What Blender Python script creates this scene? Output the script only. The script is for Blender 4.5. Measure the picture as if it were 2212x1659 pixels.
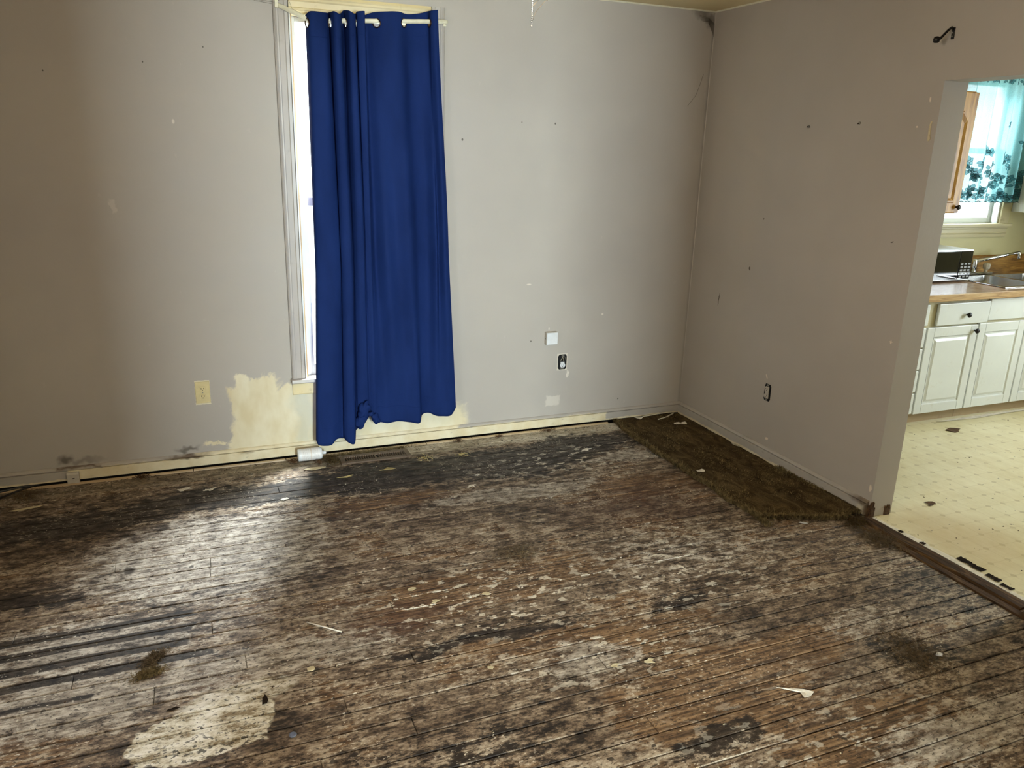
import bpy, bmesh, math, random
from mathutils import Vector, Matrix, noise as mnoise
random.seed(7)
S = bpy.context.scene
for o in list(bpy.data.objects): bpy.data.objects.remove(o)
COL = S.collection
PI = math.pi

# ------------------------------------------------------------------ camera
def make_camera():
    C = Vector((-2.93942, -4.17516, 1.66088)); yaw, pitch, roll = 0.394147, -0.29126, 0.029789
    f = Vector((math.sin(yaw)*math.cos(pitch), math.cos(yaw)*math.cos(pitch), math.sin(pitch)))
    r = f.cross(Vector((0, 0, 1))).normalized(); u = r.cross(f)
    c, s = math.cos(roll), math.sin(roll)
    r2 = r*c + u*s; u2 = u*c - r*s; b = -f
    cd = bpy.data.cameras.new('camera'); cam = bpy.data.objects.new('camera', cd); COL.objects.link(cam)
    cam.matrix_world = Matrix(((r2.x, u2.x, b.x, C.x), (r2.y, u2.y, b.y, C.y), (r2.z, u2.z, b.z, C.z), (0, 0, 0, 1)))
    cd.sensor_fit = 'HORIZONTAL'; cd.sensor_width = 36.0; cd.lens = 36.0*1708.58/2212.0
    cd.clip_start = 0.05; cd.clip_end = 200
    S.camera = cam
make_camera()

# ------------------------------------------------------------------ world and light
W = bpy.data.worlds.new('sky'); S.world = W; W.use_nodes = True
bg = W.node_tree.nodes['Background']; bg.inputs['Color'].default_value = (0.86, 0.94, 1.0, 1); bg.inputs['Strength'].default_value = 5.0

def area(name, loc, rot, sx, sy, power, col, spread=180):
    l = bpy.data.lights.new(name, 'AREA'); l.shape = 'RECTANGLE'; l.size = sx; l.size_y = sy
    l.energy = power; l.color = col; l.spread = math.radians(spread)
    o = bpy.data.objects.new(name, l); COL.objects.link(o); o.location = loc; o.rotation_euler = rot
    return o
# daylight through the curtain and kitchen windows; hall and left lamps are added
area('hall_beam_light', (-1.88, -8.06, 1.35), (PI/2, 0, 0), 0.6, 1.7, 450, (0.80, 0.955, 1.0))  # added lamp in the made-up hall, throws the back-wall beam
area('daylight_curtain_window', (-1.55, 1.10, 3.45), (-PI*0.22, 0, 0.2), 0.75, 1.0, 1800, (0.86, 0.94, 1.0))
area('added_left_fill', (-4.70, -3.95, 1.40), (PI/2, 0, -PI/2), 0.8, 1.2, 28, (1.0, 0.98, 0.95))  # added fill light for the right wall and floor
area('daylight_kitchen_window', (2.35, 1.0, 3.05), (-PI*0.27, 0, 0), 1.2, 1.0, 130, (0.90, 0.97, 1.0))
area('daylight_kitchen_side_window', (3.72, -2.1, 1.5), (PI/2, 0, PI/2), 1.1, 1.1, 66, (0.90, 0.97, 1.0), 150)
S.view_settings.view_transform = 'Standard'; S.view_settings.look = 'None'
S.view_settings.exposure = 0.2; S.view_settings.gamma = 1.0
S.view_settings.use_curve_mapping = False
# keep light paths short enough for a large frame
S.cycles.max_bounces = 4; S.cycles.diffuse_bounces = 3; S.cycles.glossy_bounces = 2; S.cycles.transmission_bounces = 2; S.cycles.transparent_max_bounces = 8
S.cycles.use_adaptive_sampling = True; S.cycles.adaptive_threshold = 0.08; S.cycles.adaptive_min_samples = 16

# ------------------------------------------------------------------ helpers: node materials
def lin(c):
    def f(v):
        v /= 255.0
        return v/12.92 if v <= 0.04045 else ((v+0.055)/1.055)**2.4
    return (f(c[0]), f(c[1]), f(c[2]), 1.0)

class MT:
    def __init__(s, name, rough=0.6, metal=0.0, spec=0.5):
        s.m = bpy.data.materials.new(name); s.m.use_nodes = True
        s.nt = s.m.node_tree; s.b = s.nt.nodes['Principled BSDF']
        s.b.inputs['Roughness'].default_value = rough; s.b.inputs['Metallic'].default_value = metal
        s.b.inputs['Specular IOR Level'].default_value = spec
        s._pos = None; s.dims = '3D'
    def nd(s, typ, **kw):
        n = s.nt.nodes.new('ShaderNode'+typ)
        for k, v in kw.items(): setattr(n, k, v)
        return n
    def lk(s, a, inp):
        if isinstance(a, bpy.types.NodeSocket): s.nt.links.new(a, inp)
        elif a is not None: inp.default_value = a
    def math(s, op, a, b=None, c=None, clamp=False):
        n = s.nd('Math', operation=op, use_clamp=clamp); s.lk(a, n.inputs[0]); s.lk(b, n.inputs[1]); s.lk(c, n.inputs[2])
        return n.outputs[0]
    def add(s, a, b): return s.math('ADD', a, b)
    def mul(s, a, b): return s.math('MULTIPLY', a, b)
    def sub(s, a, b): return s.math('SUBTRACT', a, b)
    def mx(s, *a):
        r = a[0]
        for x in a[1:]: r = s.math('MAXIMUM', r, x)
        return r
    def vm(s, op, a, b=None):
        n = s.nd('VectorMath', operation=op); s.lk(a, n.inputs[0]); s.lk(b, n.inputs[1]); return n.outputs[0]
    def pos(s):
        if s._pos is None: s._pos = s.nd('NewGeometry').outputs['Position']
        return s._pos
    def xz(s, P=None):
        n = s.nd('SeparateXYZ'); s.lk(P or s.pos(), n.inputs[0]); c = s.nd('CombineXYZ')
        s.lk(n.outputs[0], c.inputs[0]); s.lk(n.outputs[2], c.inputs[1]); return c.outputs[0]
    def yz(s, P=None):
        n = s.nd('SeparateXYZ'); s.lk(P or s.pos(), n.inputs[0]); c = s.nd('CombineXYZ')
        s.lk(n.outputs[1], c.inputs[0]); s.lk(n.outputs[2], c.inputs[1]); return c.outputs[0]
    def obj(s): return s.nd('TexCoord').outputs['Object']
    def sc(s, v, k, off=(0, 0, 0)):
        r = s.vm('MULTIPLY', v, k)
        return s.vm('ADD', r, off) if off != (0, 0, 0) else r
    def noise(s, v, scale=5, detail=4, rough=0.55, dist=0.0, color=False):
        n = s.nd('TexNoise', noise_dimensions=s.dims); s.lk(v, n.inputs['Vector']); n.inputs['Scale'].default_value = scale
        n.inputs['Detail'].default_value = detail; n.inputs['Roughness'].default_value = rough; n.inputs['Distortion'].default_value = dist
        return n.outputs['Color' if color else 'Fac']
    def warp(s, v, scale, amt, detail=1):
        c = s.noise(v, scale, detail, 0.6, color=True)
        d = s.vm('SUBTRACT', c, (0.5, 0.5, 0.5)); d = s.vm('MULTIPLY', d, amt if isinstance(amt, tuple) else (amt, amt, 0))
        return s.vm('ADD', v, d)
    def step(s, v, a, b, lo=0.0, hi=1.0):
        n = s.nd('MapRange', interpolation_type='SMOOTHSTEP'); s.lk(v, n.inputs[0])
        for i, x in enumerate((a, b, lo, hi)): n.inputs[i+1].default_value = x
        return n.outputs[0]
    def ell(s, P, cx, cy, rx, ry, rot=0.0, soft=0.35):
        n = s.nd('Mapping', vector_type='TEXTURE'); s.lk(P, n.inputs[0])
        n.inputs[1].default_value = (cx, cy, 0); n.inputs[2].default_value = (0, 0, rot); n.inputs[3].default_value = (rx, ry, 1000)
        d = s.nd('VectorMath', operation='LENGTH'); s.lk(n.outputs[0], d.inputs[0])
        return s.step(d.outputs['Value'], 1+soft, 1-soft)
    def rbox(s, P, cx, cy, hx, hy, soft=0.01):
        d = s.vm('ABSOLUTE', s.vm('SUBTRACT', P, (cx, cy, 0))); d = s.vm('SUBTRACT', d, (hx, hy, 0))
        n = s.nd('SeparateXYZ'); s.lk(d, n.inputs[0])
        return s.step(s.math('MAXIMUM', n.outputs[0], n.outputs[1]), soft, -soft)
    def mix(s, f, a, b, mode='MIX'):
        n = s.nd('Mix', data_type='RGBA', blend_type=mode); s.lk(f, n.inputs[0]); s.lk(a, n.inputs[6]); s.lk(b, n.inputs[7])
        return n.outputs[2]
    def ramp(s, f, stops):
        n = s.nd('ValToRGB'); s.lk(f, n.inputs[0]); e = n.color_ramp.elements
        while len(e) < len(stops): e.new(0.5)
        for i, (p, c) in enumerate(stops): e[i].position = p; e[i].color = lin(c)
        return n.outputs[0]
    def col(s, c): s.lk(c, s.b.inputs['Base Color']); return s
    def rough(s, r): s.lk(r, s.b.inputs['Roughness']); return s
    def bump(s, h, strength=0.3, dist=0.003):
        n = s.nd('Bump'); n.inputs['Strength'].default_value = strength; n.inputs['Distance'].default_value = dist
        s.lk(h, n.inputs['Height']); s.lk(n.outputs[0], s.b.inputs['Normal']); return s

def simple(name, c, rough=0.6, metal=0.0, var=0.12, scale=30.0, bump=0.0, spec=0.5):
    m = MT(name, rough, metal, spec); n = m.noise(m.obj(), scale, 5, 0.6)
    d = tuple(x*(1-var) for x in c); e = tuple(min(255, x*(1+var*0.6)) for x in c)
    m.col(m.ramp(n, [(0.3, d), (0.7, e)]))
    if bump: m.bump(n, bump, 0.002)
    return m.m

# ------------------------------------------------------------------ helpers: meshes
class MB:
    def __init__(s): s.v = []; s.f = []
    def quad(s, a, b, c, d):
        i = len(s.v); s.v += [tuple(a), tuple(b), tuple(c), tuple(d)]; s.f.append((i, i+1, i+2, i+3)); return s
    def box(s, x0, x1, y0, y1, z0, z1):
        i = len(s.v)
        s.v += [(x0, y0, z0), (x1, y0, z0), (x1, y1, z0), (x0, y1, z0), (x0, y0, z1), (x1, y0, z1), (x1, y1, z1), (x0, y1, z1)]
        for q in ((3, 2, 1, 0), (4, 5, 6, 7), (0, 1, 5, 4), (1, 2, 6, 5), (2, 3, 7, 6), (3, 0, 4, 7)): s.f.append(tuple(i+k for k in q))
        return s
    def prism(s, pts, axis, a, b):
        """extrude the 2D polygon pts along axis ('x','y','z') from a to b"""
        def P(p, t): return {'x': (t, p[0], p[1]), 'y': (p[0], t, p[1]), 'z': (p[0], p[1], t)}[axis]
        n = len(pts); i = len(s.v)
        s.v += [P(p, a) for p in pts] + [P(p, b) for p in pts]
        s.f.append(tuple(i+k for k in range(n))[::-1]); s.f.append(tuple(i+n+k for k in range(n)))
        for k in range(n): s.f.append((i+k, i+(k+1) % n, i+n+(k+1) % n, i+n+k))
        return s
    def tube(s, path, r, n=8, cap=True, flat=None):
        P = [Vector(p) for p in path]; i0 = len(s.v); up = Vector((0, 0, 1)); prev = None
        for k, p in enumerate(P):
            t = (P[min(k+1, len(P)-1)] - P[max(k-1, 0)]).normalized()
            a = prev if prev is not None else (up if abs(t.z) < 0.9 else Vector((1, 0, 0)))
            a = (a - t*a.dot(t)).normalized(); prev = a; b = t.cross(a)
            rr = r[k] if isinstance(r, (list, tuple)) else r
            for q in range(n):
                an = 2*PI*q/n; ra = rr*(flat if flat else 1.0)
                s.v.append(tuple(p + a*math.cos(an)*rr + b*math.sin(an)*ra))
        for k in range(len(P)-1):
            for q in range(n):
                s.f.append((i0+k*n+q, i0+k*n+(q+1) % n, i0+(k+1)*n+(q+1) % n, i0+(k+1)*n+q))
        if cap:
            s.f.append(tuple(i0+q for q in range(n))[::-1]); e = i0+(len(P)-1)*n; s.f.append(tuple(e+q for q in range(n)))
        return s
    def lathe(s, c, prof, axis='z', n=24, cap=True):
        """prof: (radius, offset along axis) list"""
        c = Vector(c); i0 = len(s.v)
        A = {'z': (Vector((1, 0, 0)), Vector((0, 1, 0)), Vector((0, 0, 1))), 'x': (Vector((0, 1, 0)), Vector((0, 0, 1)), Vector((1, 0, 0))),
             'y': (Vector((0, 0, 1)), Vector((1, 0, 0)), Vector((0, 1, 0)))}[axis]
        for (r, h) in prof:
            for q in range(n):
                an = 2*PI*q/n; s.v.append(tuple(c + A[0]*r*math.cos(an) + A[1]*r*math.sin(an) + A[2]*h))
        for k in range(len(prof)-1):
            for q in range(n): s.f.append((i0+k*n+q, i0+k*n+(q+1) % n, i0+(k+1)*n+(q+1) % n, i0+(k+1)*n+q))
        if cap:
            s.f.append(tuple(i0+q for q in range(n))[::-1]); e = i0+(len(prof)-1)*n; s.f.append(tuple(e+q for q in range(n)))
        return s
    def ball(s, c, r, sub=1, squash=1.0, rnd=0.0):
        bm = bmesh.new(); bmesh.ops.create_icosphere(bm, subdivisions=sub, radius=1.0); i = len(s.v)
        R = r if isinstance(r, tuple) else (r, r, r*squash)
        bm.verts.ensure_lookup_table()
        for v in bm.verts:
            k = 1+random.uniform(-rnd, rnd); s.v.append((c[0]+v.co.x*R[0]*k, c[1]+v.co.y*R[1]*k, c[2]+v.co.z*R[2]*k))
        for f in bm.faces: s.f.append(tuple(i+v.index for v in f.verts))
        bm.free(); return s
    def torus(s, c, R, r, axis=(0, 1, 0), n=20, m=8):
        z = Vector(axis).normalized(); x = z.orthogonal().normalized(); y = z.cross(x); i0 = len(s.v); c = Vector(c)
        for a in range(n):
            an = 2*PI*a/n; d = x*math.cos(an)+y*math.sin(an)
            for b in range(m):
                bn = 2*PI*b/m; s.v.append(tuple(c + d*(R+r*math.cos(bn)) + z*r*math.sin(bn)))
        for a in range(n):
            for b in range(m): s.f.append((i0+a*m+b, i0+((a+1) % n)*m+b, i0+((a+1) % n)*m+(b+1) % m, i0+a*m+(b+1) % m))
        return s
    def build(s, name, mat, parent=None, smooth=False, bevel=0.0, fix=True):
        me = bpy.data.meshes.new(name); base = Vector(parent['base']) if parent is not None and 'base' in parent else Vector((0, 0, 0))
        me.from_pydata([tuple(Vector(p)-base) for p in s.v], [], s.f)
        if fix:
            bm = bmesh.new(); bm.from_mesh(me); bmesh.ops.recalc_face_normals(bm, faces=bm.faces); bm.to_mesh(me); bm.free()
        me.update(); me.materials.append(mat)
        if smooth:
            for p in me.polygons: p.use_smooth = True
        o = bpy.data.objects.new(name, me); COL.objects.link(o)
        if parent is not None:
            o.parent = parent
            if 'base' in parent: o['base'] = tuple(base)
        if bevel:
            b = o.modifiers.new('bevel', 'BEVEL'); b.width = bevel; b.segments = 2; b.limit_method = 'ANGLE'; b.angle_limit = 0.7
        return o

def thing(name, loc, label, cat=None, group=None, kind=None):
    o = bpy.data.objects.new(name, None); COL.objects.link(o); o.location = loc; o.empty_display_size = 0.05
    o['base'] = tuple(loc); return tag(o, label, cat, group, kind)
def tag(o, label=None, cat=None, group=None, kind=None):
    if label: o['label'] = label
    if cat: o['category'] = cat
    if group: o['group'] = group
    if kind: o['kind'] = kind
    return o
def own_origin(o):
    """move a single-mesh thing's origin to its own base"""
    me = o.data; xs = [v.co for v in me.vertices]
    c = Vector(((min(v.x for v in xs)+max(v.x for v in xs))/2, (min(v.y for v in xs)+max(v.y for v in xs))/2, min(v.z for v in xs)))
    me.transform(Matrix.Translation(-c)); o.location = c; return o
STR = 'structure'

# ------------------------------------------------------------------ materials
def mat_wall_back():
    m = MT('wall_paint_back', 0.55, spec=0.35); m.dims = '2D'; P = m.xz()
    n1 = m.noise(P, 1.3, 3, 0.6); n2 = m.noise(P, 60, 1)
    c = m.ramp(n1, [(0.25, (173, 166, 158)), (0.75, (182, 175, 166))])
    # bare cream undercoat around and under the window, with brushed edges
    Q = m.warp(m.warp(P, 7, (0.10, 0.10, 0)), 38, (0.035, 0.05, 0), 3)
    k = m.mx(m.rbox(Q, -2.47, 0.20, 0.325, 0.205, 0.012), m.rbox(Q, -2.66, 0.42, 0.105, 0.055, 0.012),
             m.rbox(Q, -2.05, 0.13, 0.55, 0.075, 0.03), m.rbox(Q, -2.87, 0.115, 0.06, 0.012, 0.008))
    k2 = m.mul(m.rbox(Q, -2.52, 0.30, 0.13, 0.16, 0.02), 0.5)
    cream = m.ramp(m.noise(m.sc(P, (1, 0.5, 1)), 9, 3), [(0.3, (214, 200, 163)), (0.7, (228, 219, 192))])
    c = m.mix(k, c, cream)
    c = m.mix(m.mul(m.rbox(Q, -2.42, 0.25, 0.05, 0.16, 0.03), 0.5), c, lin((190, 192, 178)))
    Ph = m.warp(P, 60, 0.006)
    # pale halo where cover plates were painted around
    c = m.mix(m.rbox(Ph, -2.92, 0.408, 0.036, 0.064, 0.002), c, lin((226, 217, 190)))
    c = m.mix(m.rbox(Ph, -0.877, 0.418, 0.034, 0.052, 0.002), c, lin((212, 205, 190)))
    # touched-up lighter strokes
    Pt = m.warp(P, 30, 0.02); Pm = m.warp(P, 25, 0.05)
    lt = m.mx(m.ell(Pt, -0.838, 0.338, 0.008, 0.022), m.mul(m.rbox(Pt, -0.93, 0.175, 0.045, 0.03, 0.006), 0.6),
              m.ell(P, -2.945, 1.729, 0.006, 0.010), m.mul(m.ell(Pm, -3.238, 1.345, 0.012, 0.035, 0.4), 0.35),
              m.ell(P, -1.115, 0.90, 0.014, 0.004), m.ell(P, -0.975, 0.63, 0.004, 0.008), m.ell(P, -0.62, 0.70, 0.007, 0.006),
              m.mul(m.step(m.noise(m.sc(P, (2, 1, 1)), 11, 6, 0.7), 0.68, 0.76), 0.12))
    c = m.mix(lt, c, lin((216, 208, 196)))
    dk = m.mx(m.mul(m.ell(Pm, -3.575, 0.118, 0.030, 0.022, 0.3, 0.7), 0.75), m.mul(m.ell(Pm, -3.50, 0.105, 0.07, 0.016, 0, 0.8), 0.4),
              m.mul(m.ell(Pm, -3.02, 0.108, 0.05, 0.014, 0.1, 0.7), 0.7),
              m.mul(m.ell(Pm, -0.05, 2.40, 0.10, 0.03, -0.5, 0.8), 0.6), m.mul(m.rbox(P, -0.006, 1.2, 0.008, 1.3, 0.01), 0.25))
    for (x, z, r) in ((-1.53, 1.69, 0.005), (-1.19, 1.79, 0.003), (-0.99, 1.79, 0.004), (-2.79, 2.06, 0.003), (-3.05, 1.98, 0.003), (-3.45, 1.92, 0.003),
                      (-0.47, 0.145, 0.004), (-1.09, 0.56, 0.004)):
        dk = m.mx(dk, m.mul(m.ell(P, x, z, r, r*1.3, 0, 0.3), 0.8))
    c = m.mix(dk, c, lin((62, 54, 42)))
    m.col(c).rough(m.step(n1, 0.2, 0.8, 0.45, 0.65)).bump(n2, 0.12, 0.002)
    return m.m
def mat_wall_plain(name, a, b, marks=()):
    m = MT(name, 0.55, spec=0.35); P = m.yz(); n1 = m.noise(m.pos(), 1.3, 3, 0.6)
    c = m.ramp(n1, [(0.25, a), (0.75, b)]); lt = None; dk = None; Pk = m.warp(P, 40, 0.012) if marks else P
    for (x, z, rx, rz, rot, dark) in marks:
        e = m.ell(Pk, x, z, rx, rz, rot, 0.3)
        if dark: dk = e if dk is None else m.mx(dk, e)
        else: lt = e if lt is None else m.mx(lt, e)
    if lt is not None: c = m.mix(lt, c, lin((222, 210, 192)))
    if dk is not None: c = m.mix(m.mul(dk, 0.85), c, lin((66, 54, 40)))
    m.col(c).bump(m.noise(m.pos(), 60, 1), 0.15, 0.002); return m.m
def mat_baseboard(name, cream_mask=True):
    m = MT(name, 0.45); P = m.xz() if cream_mask else m.yz()
    c = m.ramp(m.noise(m.pos(), 4, 5), [(0.3, (168, 161, 152)), (0.7, (180, 173, 164))])
    Q = m.warp(m.warp(P, 5, (0.16, 0.02, 0)), 40, (0.02, 0.012, 0)); cream = m.ramp(m.noise(m.pos(), 14, 5), [(0.3, (212, 196, 158)), (0.7, (228, 218, 190))])
    if cream_mask:
        k = m.mx(m.rbox(Q, -2.05, 0.035, 1.50, 0.034, 0.006), m.rbox(Q, -2.25, 0.07, 0.72, 0.06, 0.008), m.rbox(Q, -2.0, 0.012, 4.0, 0.012, 0.004))
    else:
        k = m.rbox(Q, -0.8, 0.012, 2.0, 0.010, 0.005)
        k = m.mx(k, m.mul(m.ell(Q, -1.6, 0.05, 0.05, 0.05), 0.6))
    c = m.mix(k, c, cream)
    Pm = m.warp(P, 25, 0.03)
    d = m.mul(m.step(m.noise(m.sc(P, (1, 3, 1)), 16, 6, 0.7), 0.60, 0.74), 0.45)
    if cream_mask:
        d = m.mx(d, m.mul(m.rbox(Pm, -3.52, 0.078, 0.10, 0.005, 0.008), 0.9), m.mul(m.ell(Pm, -3.02, 0.072, 0.10, 0.010, 0, 0.6), 0.85), m.mul(m.ell(Pm, -2.72, 0.06, 0.03, 0.008, 0, 0.5), 0.5))
    else:
        d = m.mx(d, m.mul(m.ell(Pm, -1.60, 0.07, 0.08, 0.02, 0, 0.6), 0.8), m.mul(m.ell(Pm, -1.62, 0.03, 0.02, 0.06, 0, 0.6), 0.9))
    c = m.mix(d, c, lin((84, 60, 34)))
    m.col(c).bump(m.noise(m.pos(), 50, 3), 0.2, 0.002); return m.m

def mat_floor():
    m = MT('old_floor_boards', 0.5, spec=0.4); m.dims = '2D'; P = m.pos()
    rnd = m.nd('ObjectInfo').outputs['Random']
    offs = m.nd('CombineXYZ'); m.lk(m.mul(rnd, 37.0), offs.inputs[0])
    PG = m.vm('ADD', P, offs.outputs[0])                                            # each board has its own grain
    grain = m.noise(m.sc(PG, (1.2, 30, 1)), 3.0, 3, 0.6)
    sp = m.noise(m.sc(P, (1.5, 3.2, 1)), 9.0, 6, 0.74)
    bl = m.noise(m.sc(P, (1.0, 1.5, 1)), 2.4, 3, 0.6)
    fs = m.noise(m.sc(P, (1.0, 2.0, 1)), 58, 2, 0.6)
    v = m.add(m.add(m.mul(sp, 0.56), m.mul(bl, 0.26)), m.add(m.add(m.mul(grain, 0.17), m.mul(fs, 0.17)), m.mul(m.sub(rnd, 0.5), 0.05)))
    c = m.ramp(v, [(0.465, (44, 35, 27)), (0.54, (94, 78, 63)), (0.605, (132, 114, 95)), (0.685, (174, 159, 139))])
    Pw = m.warp(P, 3.0, (0.30, 0.13, 0))
    def blobs(L, soft=0.6):
        r = None
        for (x, y, rx, ry, a) in L:
            n = m.nd('VectorMath', operation='MULTIPLY_ADD'); m.lk(Pw, n.inputs[0]); n.inputs[1].default_value = (1/rx, 1/ry, 0); n.inputs[2].default_value = (-x/rx, -y/ry, 0)
            d = m.nd('VectorMath', operation='DOT_PRODUCT'); m.lk(n.outputs[0], d.inputs[0]); m.lk(n.outputs[0], d.inputs[1])
            e = m.math('MULTIPLY_ADD', d.outputs['Value'], -0.5*a, a); r = m.math('MAXIMUM', 0.0 if r is None else r, e)
        return r
    def ragged(e, k=2.2, lo=0.42, hi=0.60): return m.step(m.add(e, m.mul(m.sub(sp, 0.5), k)), lo, hi)
    # surviving brown varnish with open grain
    vg = m.ramp(m.add(m.mul(grain, 0.7), m.mul(sp, 0.3)), [(0.38, (56, 40, 27)), (0.5, (106, 79, 53)), (0.62, (148, 117, 84))])
    ve = blobs(((-2.15, -0.72, 0.42, 0.07, 0.9), (-2.10, -1.62, 0.40, 0.16, 0.95), (-1.70, -1.55, 0.34, 0.15, 0.8), (-1.60, -2.09, 0.34, 0.12, 1.0), (-1.45, -2.45, 0.40, 0.22, 1.0), (-1.05, -2.33, 0.26, 0.09, 0.95),
                (-1.90, -1.98, 0.42, 0.08, 0.8), (-0.85, -0.95, 0.40, 0.17, 0.8), (-1.20, -2.80, 0.40, 0.22, 0.8)))
    ve = m.mx(ve, m.mul(m.step(bl, 0.48, 0.66), 0.62))
    c = m.mix(m.mul(ragged(ve, -1.6), 0.80), c, vg)
    c = m.mix(m.mul(blobs(((-2.40, -1.72, 0.24, 0.09, 1), (-0.95, -1.15, 0.38, 0.22, 1))), 0.40), c, lin((78, 50, 42)))
    # washed-out pale zones, partly window light and sheen painted into the colour
    ge = blobs(((-2.92, -0.98, 0.50, 0.36, 0.95), (-2.85, -1.80, 0.50, 0.13, 0.8), (-3.35, -1.80, 0.42, 0.16, 0.85), (-3.45, -1.52, 0.5, 0.18, 0.8), (-1.50, -0.82, 0.42, 0.07, 1.0), (-0.70, -0.57, 0.24, 0.07, 1.0),
                (-0.68, -2.86, 0.46, 0.10, 0.9), (-1.82, -2.16, 0.16, 0.12, 0.85), (-1.0, -1.6, 0.5, 0.3, 0.5), (-0.75, -2.30, 0.25, 0.1, 0.65)))
    pale = m.ramp(m.add(m.mul(sp, 0.7), m.mul(grain, 0.3)), [(0.38, (104, 93, 82)), (0.50, (152, 141, 128)), (0.62, (200, 191, 178))])
    c = m.mix(m.mul(ragged(ge, 1.6, 0.35, 0.70), 0.85), c, pale)
    # pale unvarnished border along the back wall
    Pb = m.warp(P, 10, (0.05, 0.03, 0))
    bord = m.ramp(m.add(m.mul(sp, 0.6), m.mul(bl, 0.4)), [(0.38, (110, 98, 80)), (0.5, (164, 152, 132)), (0.62, (200, 191, 174))])
    sx = m.nd('SeparateXYZ'); m.lk(P, sx.inputs[0])
    bk = m.rbox(Pb, -2.4, -0.05, 3.0, 0.125, 0.012)
    c = m.mix(bk, c, bord)
    c = m.mix(m.mul(bk, m.step(sx.outputs[0], -1.7, -3.0, 0.0, 0.75)), c, m.ramp(sp, [(0.4, (66, 50, 34)), (0.6, (122, 102, 76))]))
    # near-black band of old glue in front of that border
    de = blobs(((-2.75, -0.43, 0.75, 0.13, 1.0), (-1.98, -0.42, 0.55, 0.19, 1.0), (-1.35, -0.45, 0.45, 0.22, 1.0), (-0.90, -0.32, 0.40, 0.17, 1.0), (-3.55, -0.52, 0.50, 0.14, 0.85),
                (-2.05, -1.92, 0.42, 0.04, 0.8), (-3.75, -1.14, 0.36, 0.07, 0.95), (-2.35, -2.45, 0.60, 0.22, 0.55), (-1.62, -2.62, 0.16, 0.06, 0.8), (-1.30, -1.97, 0.14, 0.06, 0.7),
                (-0.22, -2.30, 0.25, 0.40, 0.48), (-0.72, -2.50, 0.22, 0.12, 0.6), (-3.35, -2.22, 0.3, 0.12, 0.55)))
    dk = m.mul(ragged(de, -1.5, 0.40, 0.62), 0.92)
    # dark stripes along single boards at the left
    Ps = m.warp(P, 5, (0.25, 0.018, 0))
    sy = m.nd('SeparateXYZ'); m.lk(Ps, sy.inputs[0])
    per = m.math('ABSOLUTE', m.sub(m.math('FRACT', m.math('MULTIPLY_ADD', sy.outputs[1], 1/0.0863, 16.896)), 0.5))      # one stripe to a board
    dk = m.mx(dk, m.mul(m.mul(m.rbox(Ps, -3.72, -1.545, 0.70, 0.168, 0.006), m.step(per, 0.29, 0.23)), 0.95), m.mul(m.rbox(Ps, -4.05, -1.790, 0.68, 0.011, 0.005), 0.95))
    c = m.mix(dk, c, m.ramp(sp, [(0.42, (27, 21, 18)), (0.62, (62, 53, 46))]))
    # cream patch of dried filler
    Pp = m.warp(P, 30, 0.022)
    pk = m.mx(m.ell(Pp, -3.01, -2.075, 0.205, 0.115, 0.12, 0.02), m.rbox(Pp, -3.01, -2.09, 0.175, 0.075, 0.004), m.ell(Pp, -2.92, -2.02, 0.115, 0.085, 0.2, 0.05), m.mul(m.ell(Pp, -2.90, -1.945, 0.17, 0.06, 0.1, 0.15), 0.75))
    pc = m.ramp(m.add(m.mul(sp, 0.75), m.mul(bl, 0.25)), [(0.40, (140, 124, 98)), (0.47, (206, 198, 178)), (0.58, (236, 232, 222))])
    c = m.mix(m.mul(pk, 0.96), c, pc)
    # whitish residue: larger dabs in a cluster, tiny flecks everywhere
    w1 = m.mul(m.step(m.noise(m.sc(P, (1.2, 2.2, 1)), 12, 3, 0.6), 0.60, 0.64), blobs(((-1.98, -1.68, 0.50, 0.24, 1), (-1.75, -2.12, 0.34, 0.16, .9), (-1.05, -0.5, 0.5, 0.2, .8), (-1.1, -1.75, 0.4, 0.28, .8), (-1.25, -2.8, 0.6, 0.3, .45))))
    w2 = m.mul(m.step(fs, 0.66, 0.71), m.step(bl, 0.44, 0.60))
    c = m.mix(m.mul(m.mx(w1, m.mul(w2, 0.8)), m.step(pk, 0.5, 0.1)), c, lin((216, 207, 190)))
    # dark spots and specks of dirt
    d1 = m.mx(m.mul(m.step(fs, 0.375, 0.325), 0.9), m.step(m.noise(m.sc(P, (1.0, 1.6, 1), (5, 3, 0)), 26, 2, 0.6), 0.69, 0.73))
    for (x, y, rx, ry) in ((-3.256, -1.02, 0.022, 0.03), (-1.52, -1.77, 0.008, 0.01), (-1.47, -1.73, 0.008, 0.01), (-1.42, -1.70, 0.009, 0.009), (-1.15, -1.86, 0.009, 0.009)):
        d1 = m.mx(d1, m.ell(Pp, x, y, rx, ry, 0, 0.25))
    d2 = m.mul(m.step(m.noise(m.sc(P, (1, 1.5, 1), (9, 1, 0)), 42, 3), 0.60, 0.64), m.ell(P, -3.0, -2.145, 0.24, 0.06, 0, 0.5))
    c = m.mix(m.mul(m.mx(d1, d2), 0.85), c, lin((38, 30, 24)))
    m.col(c)
    m.rough(m.step(sp, 0.35, 0.65, 0.62, 0.40))
    m.bump(sp, 0.4, 0.003)
    return m.m

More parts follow.
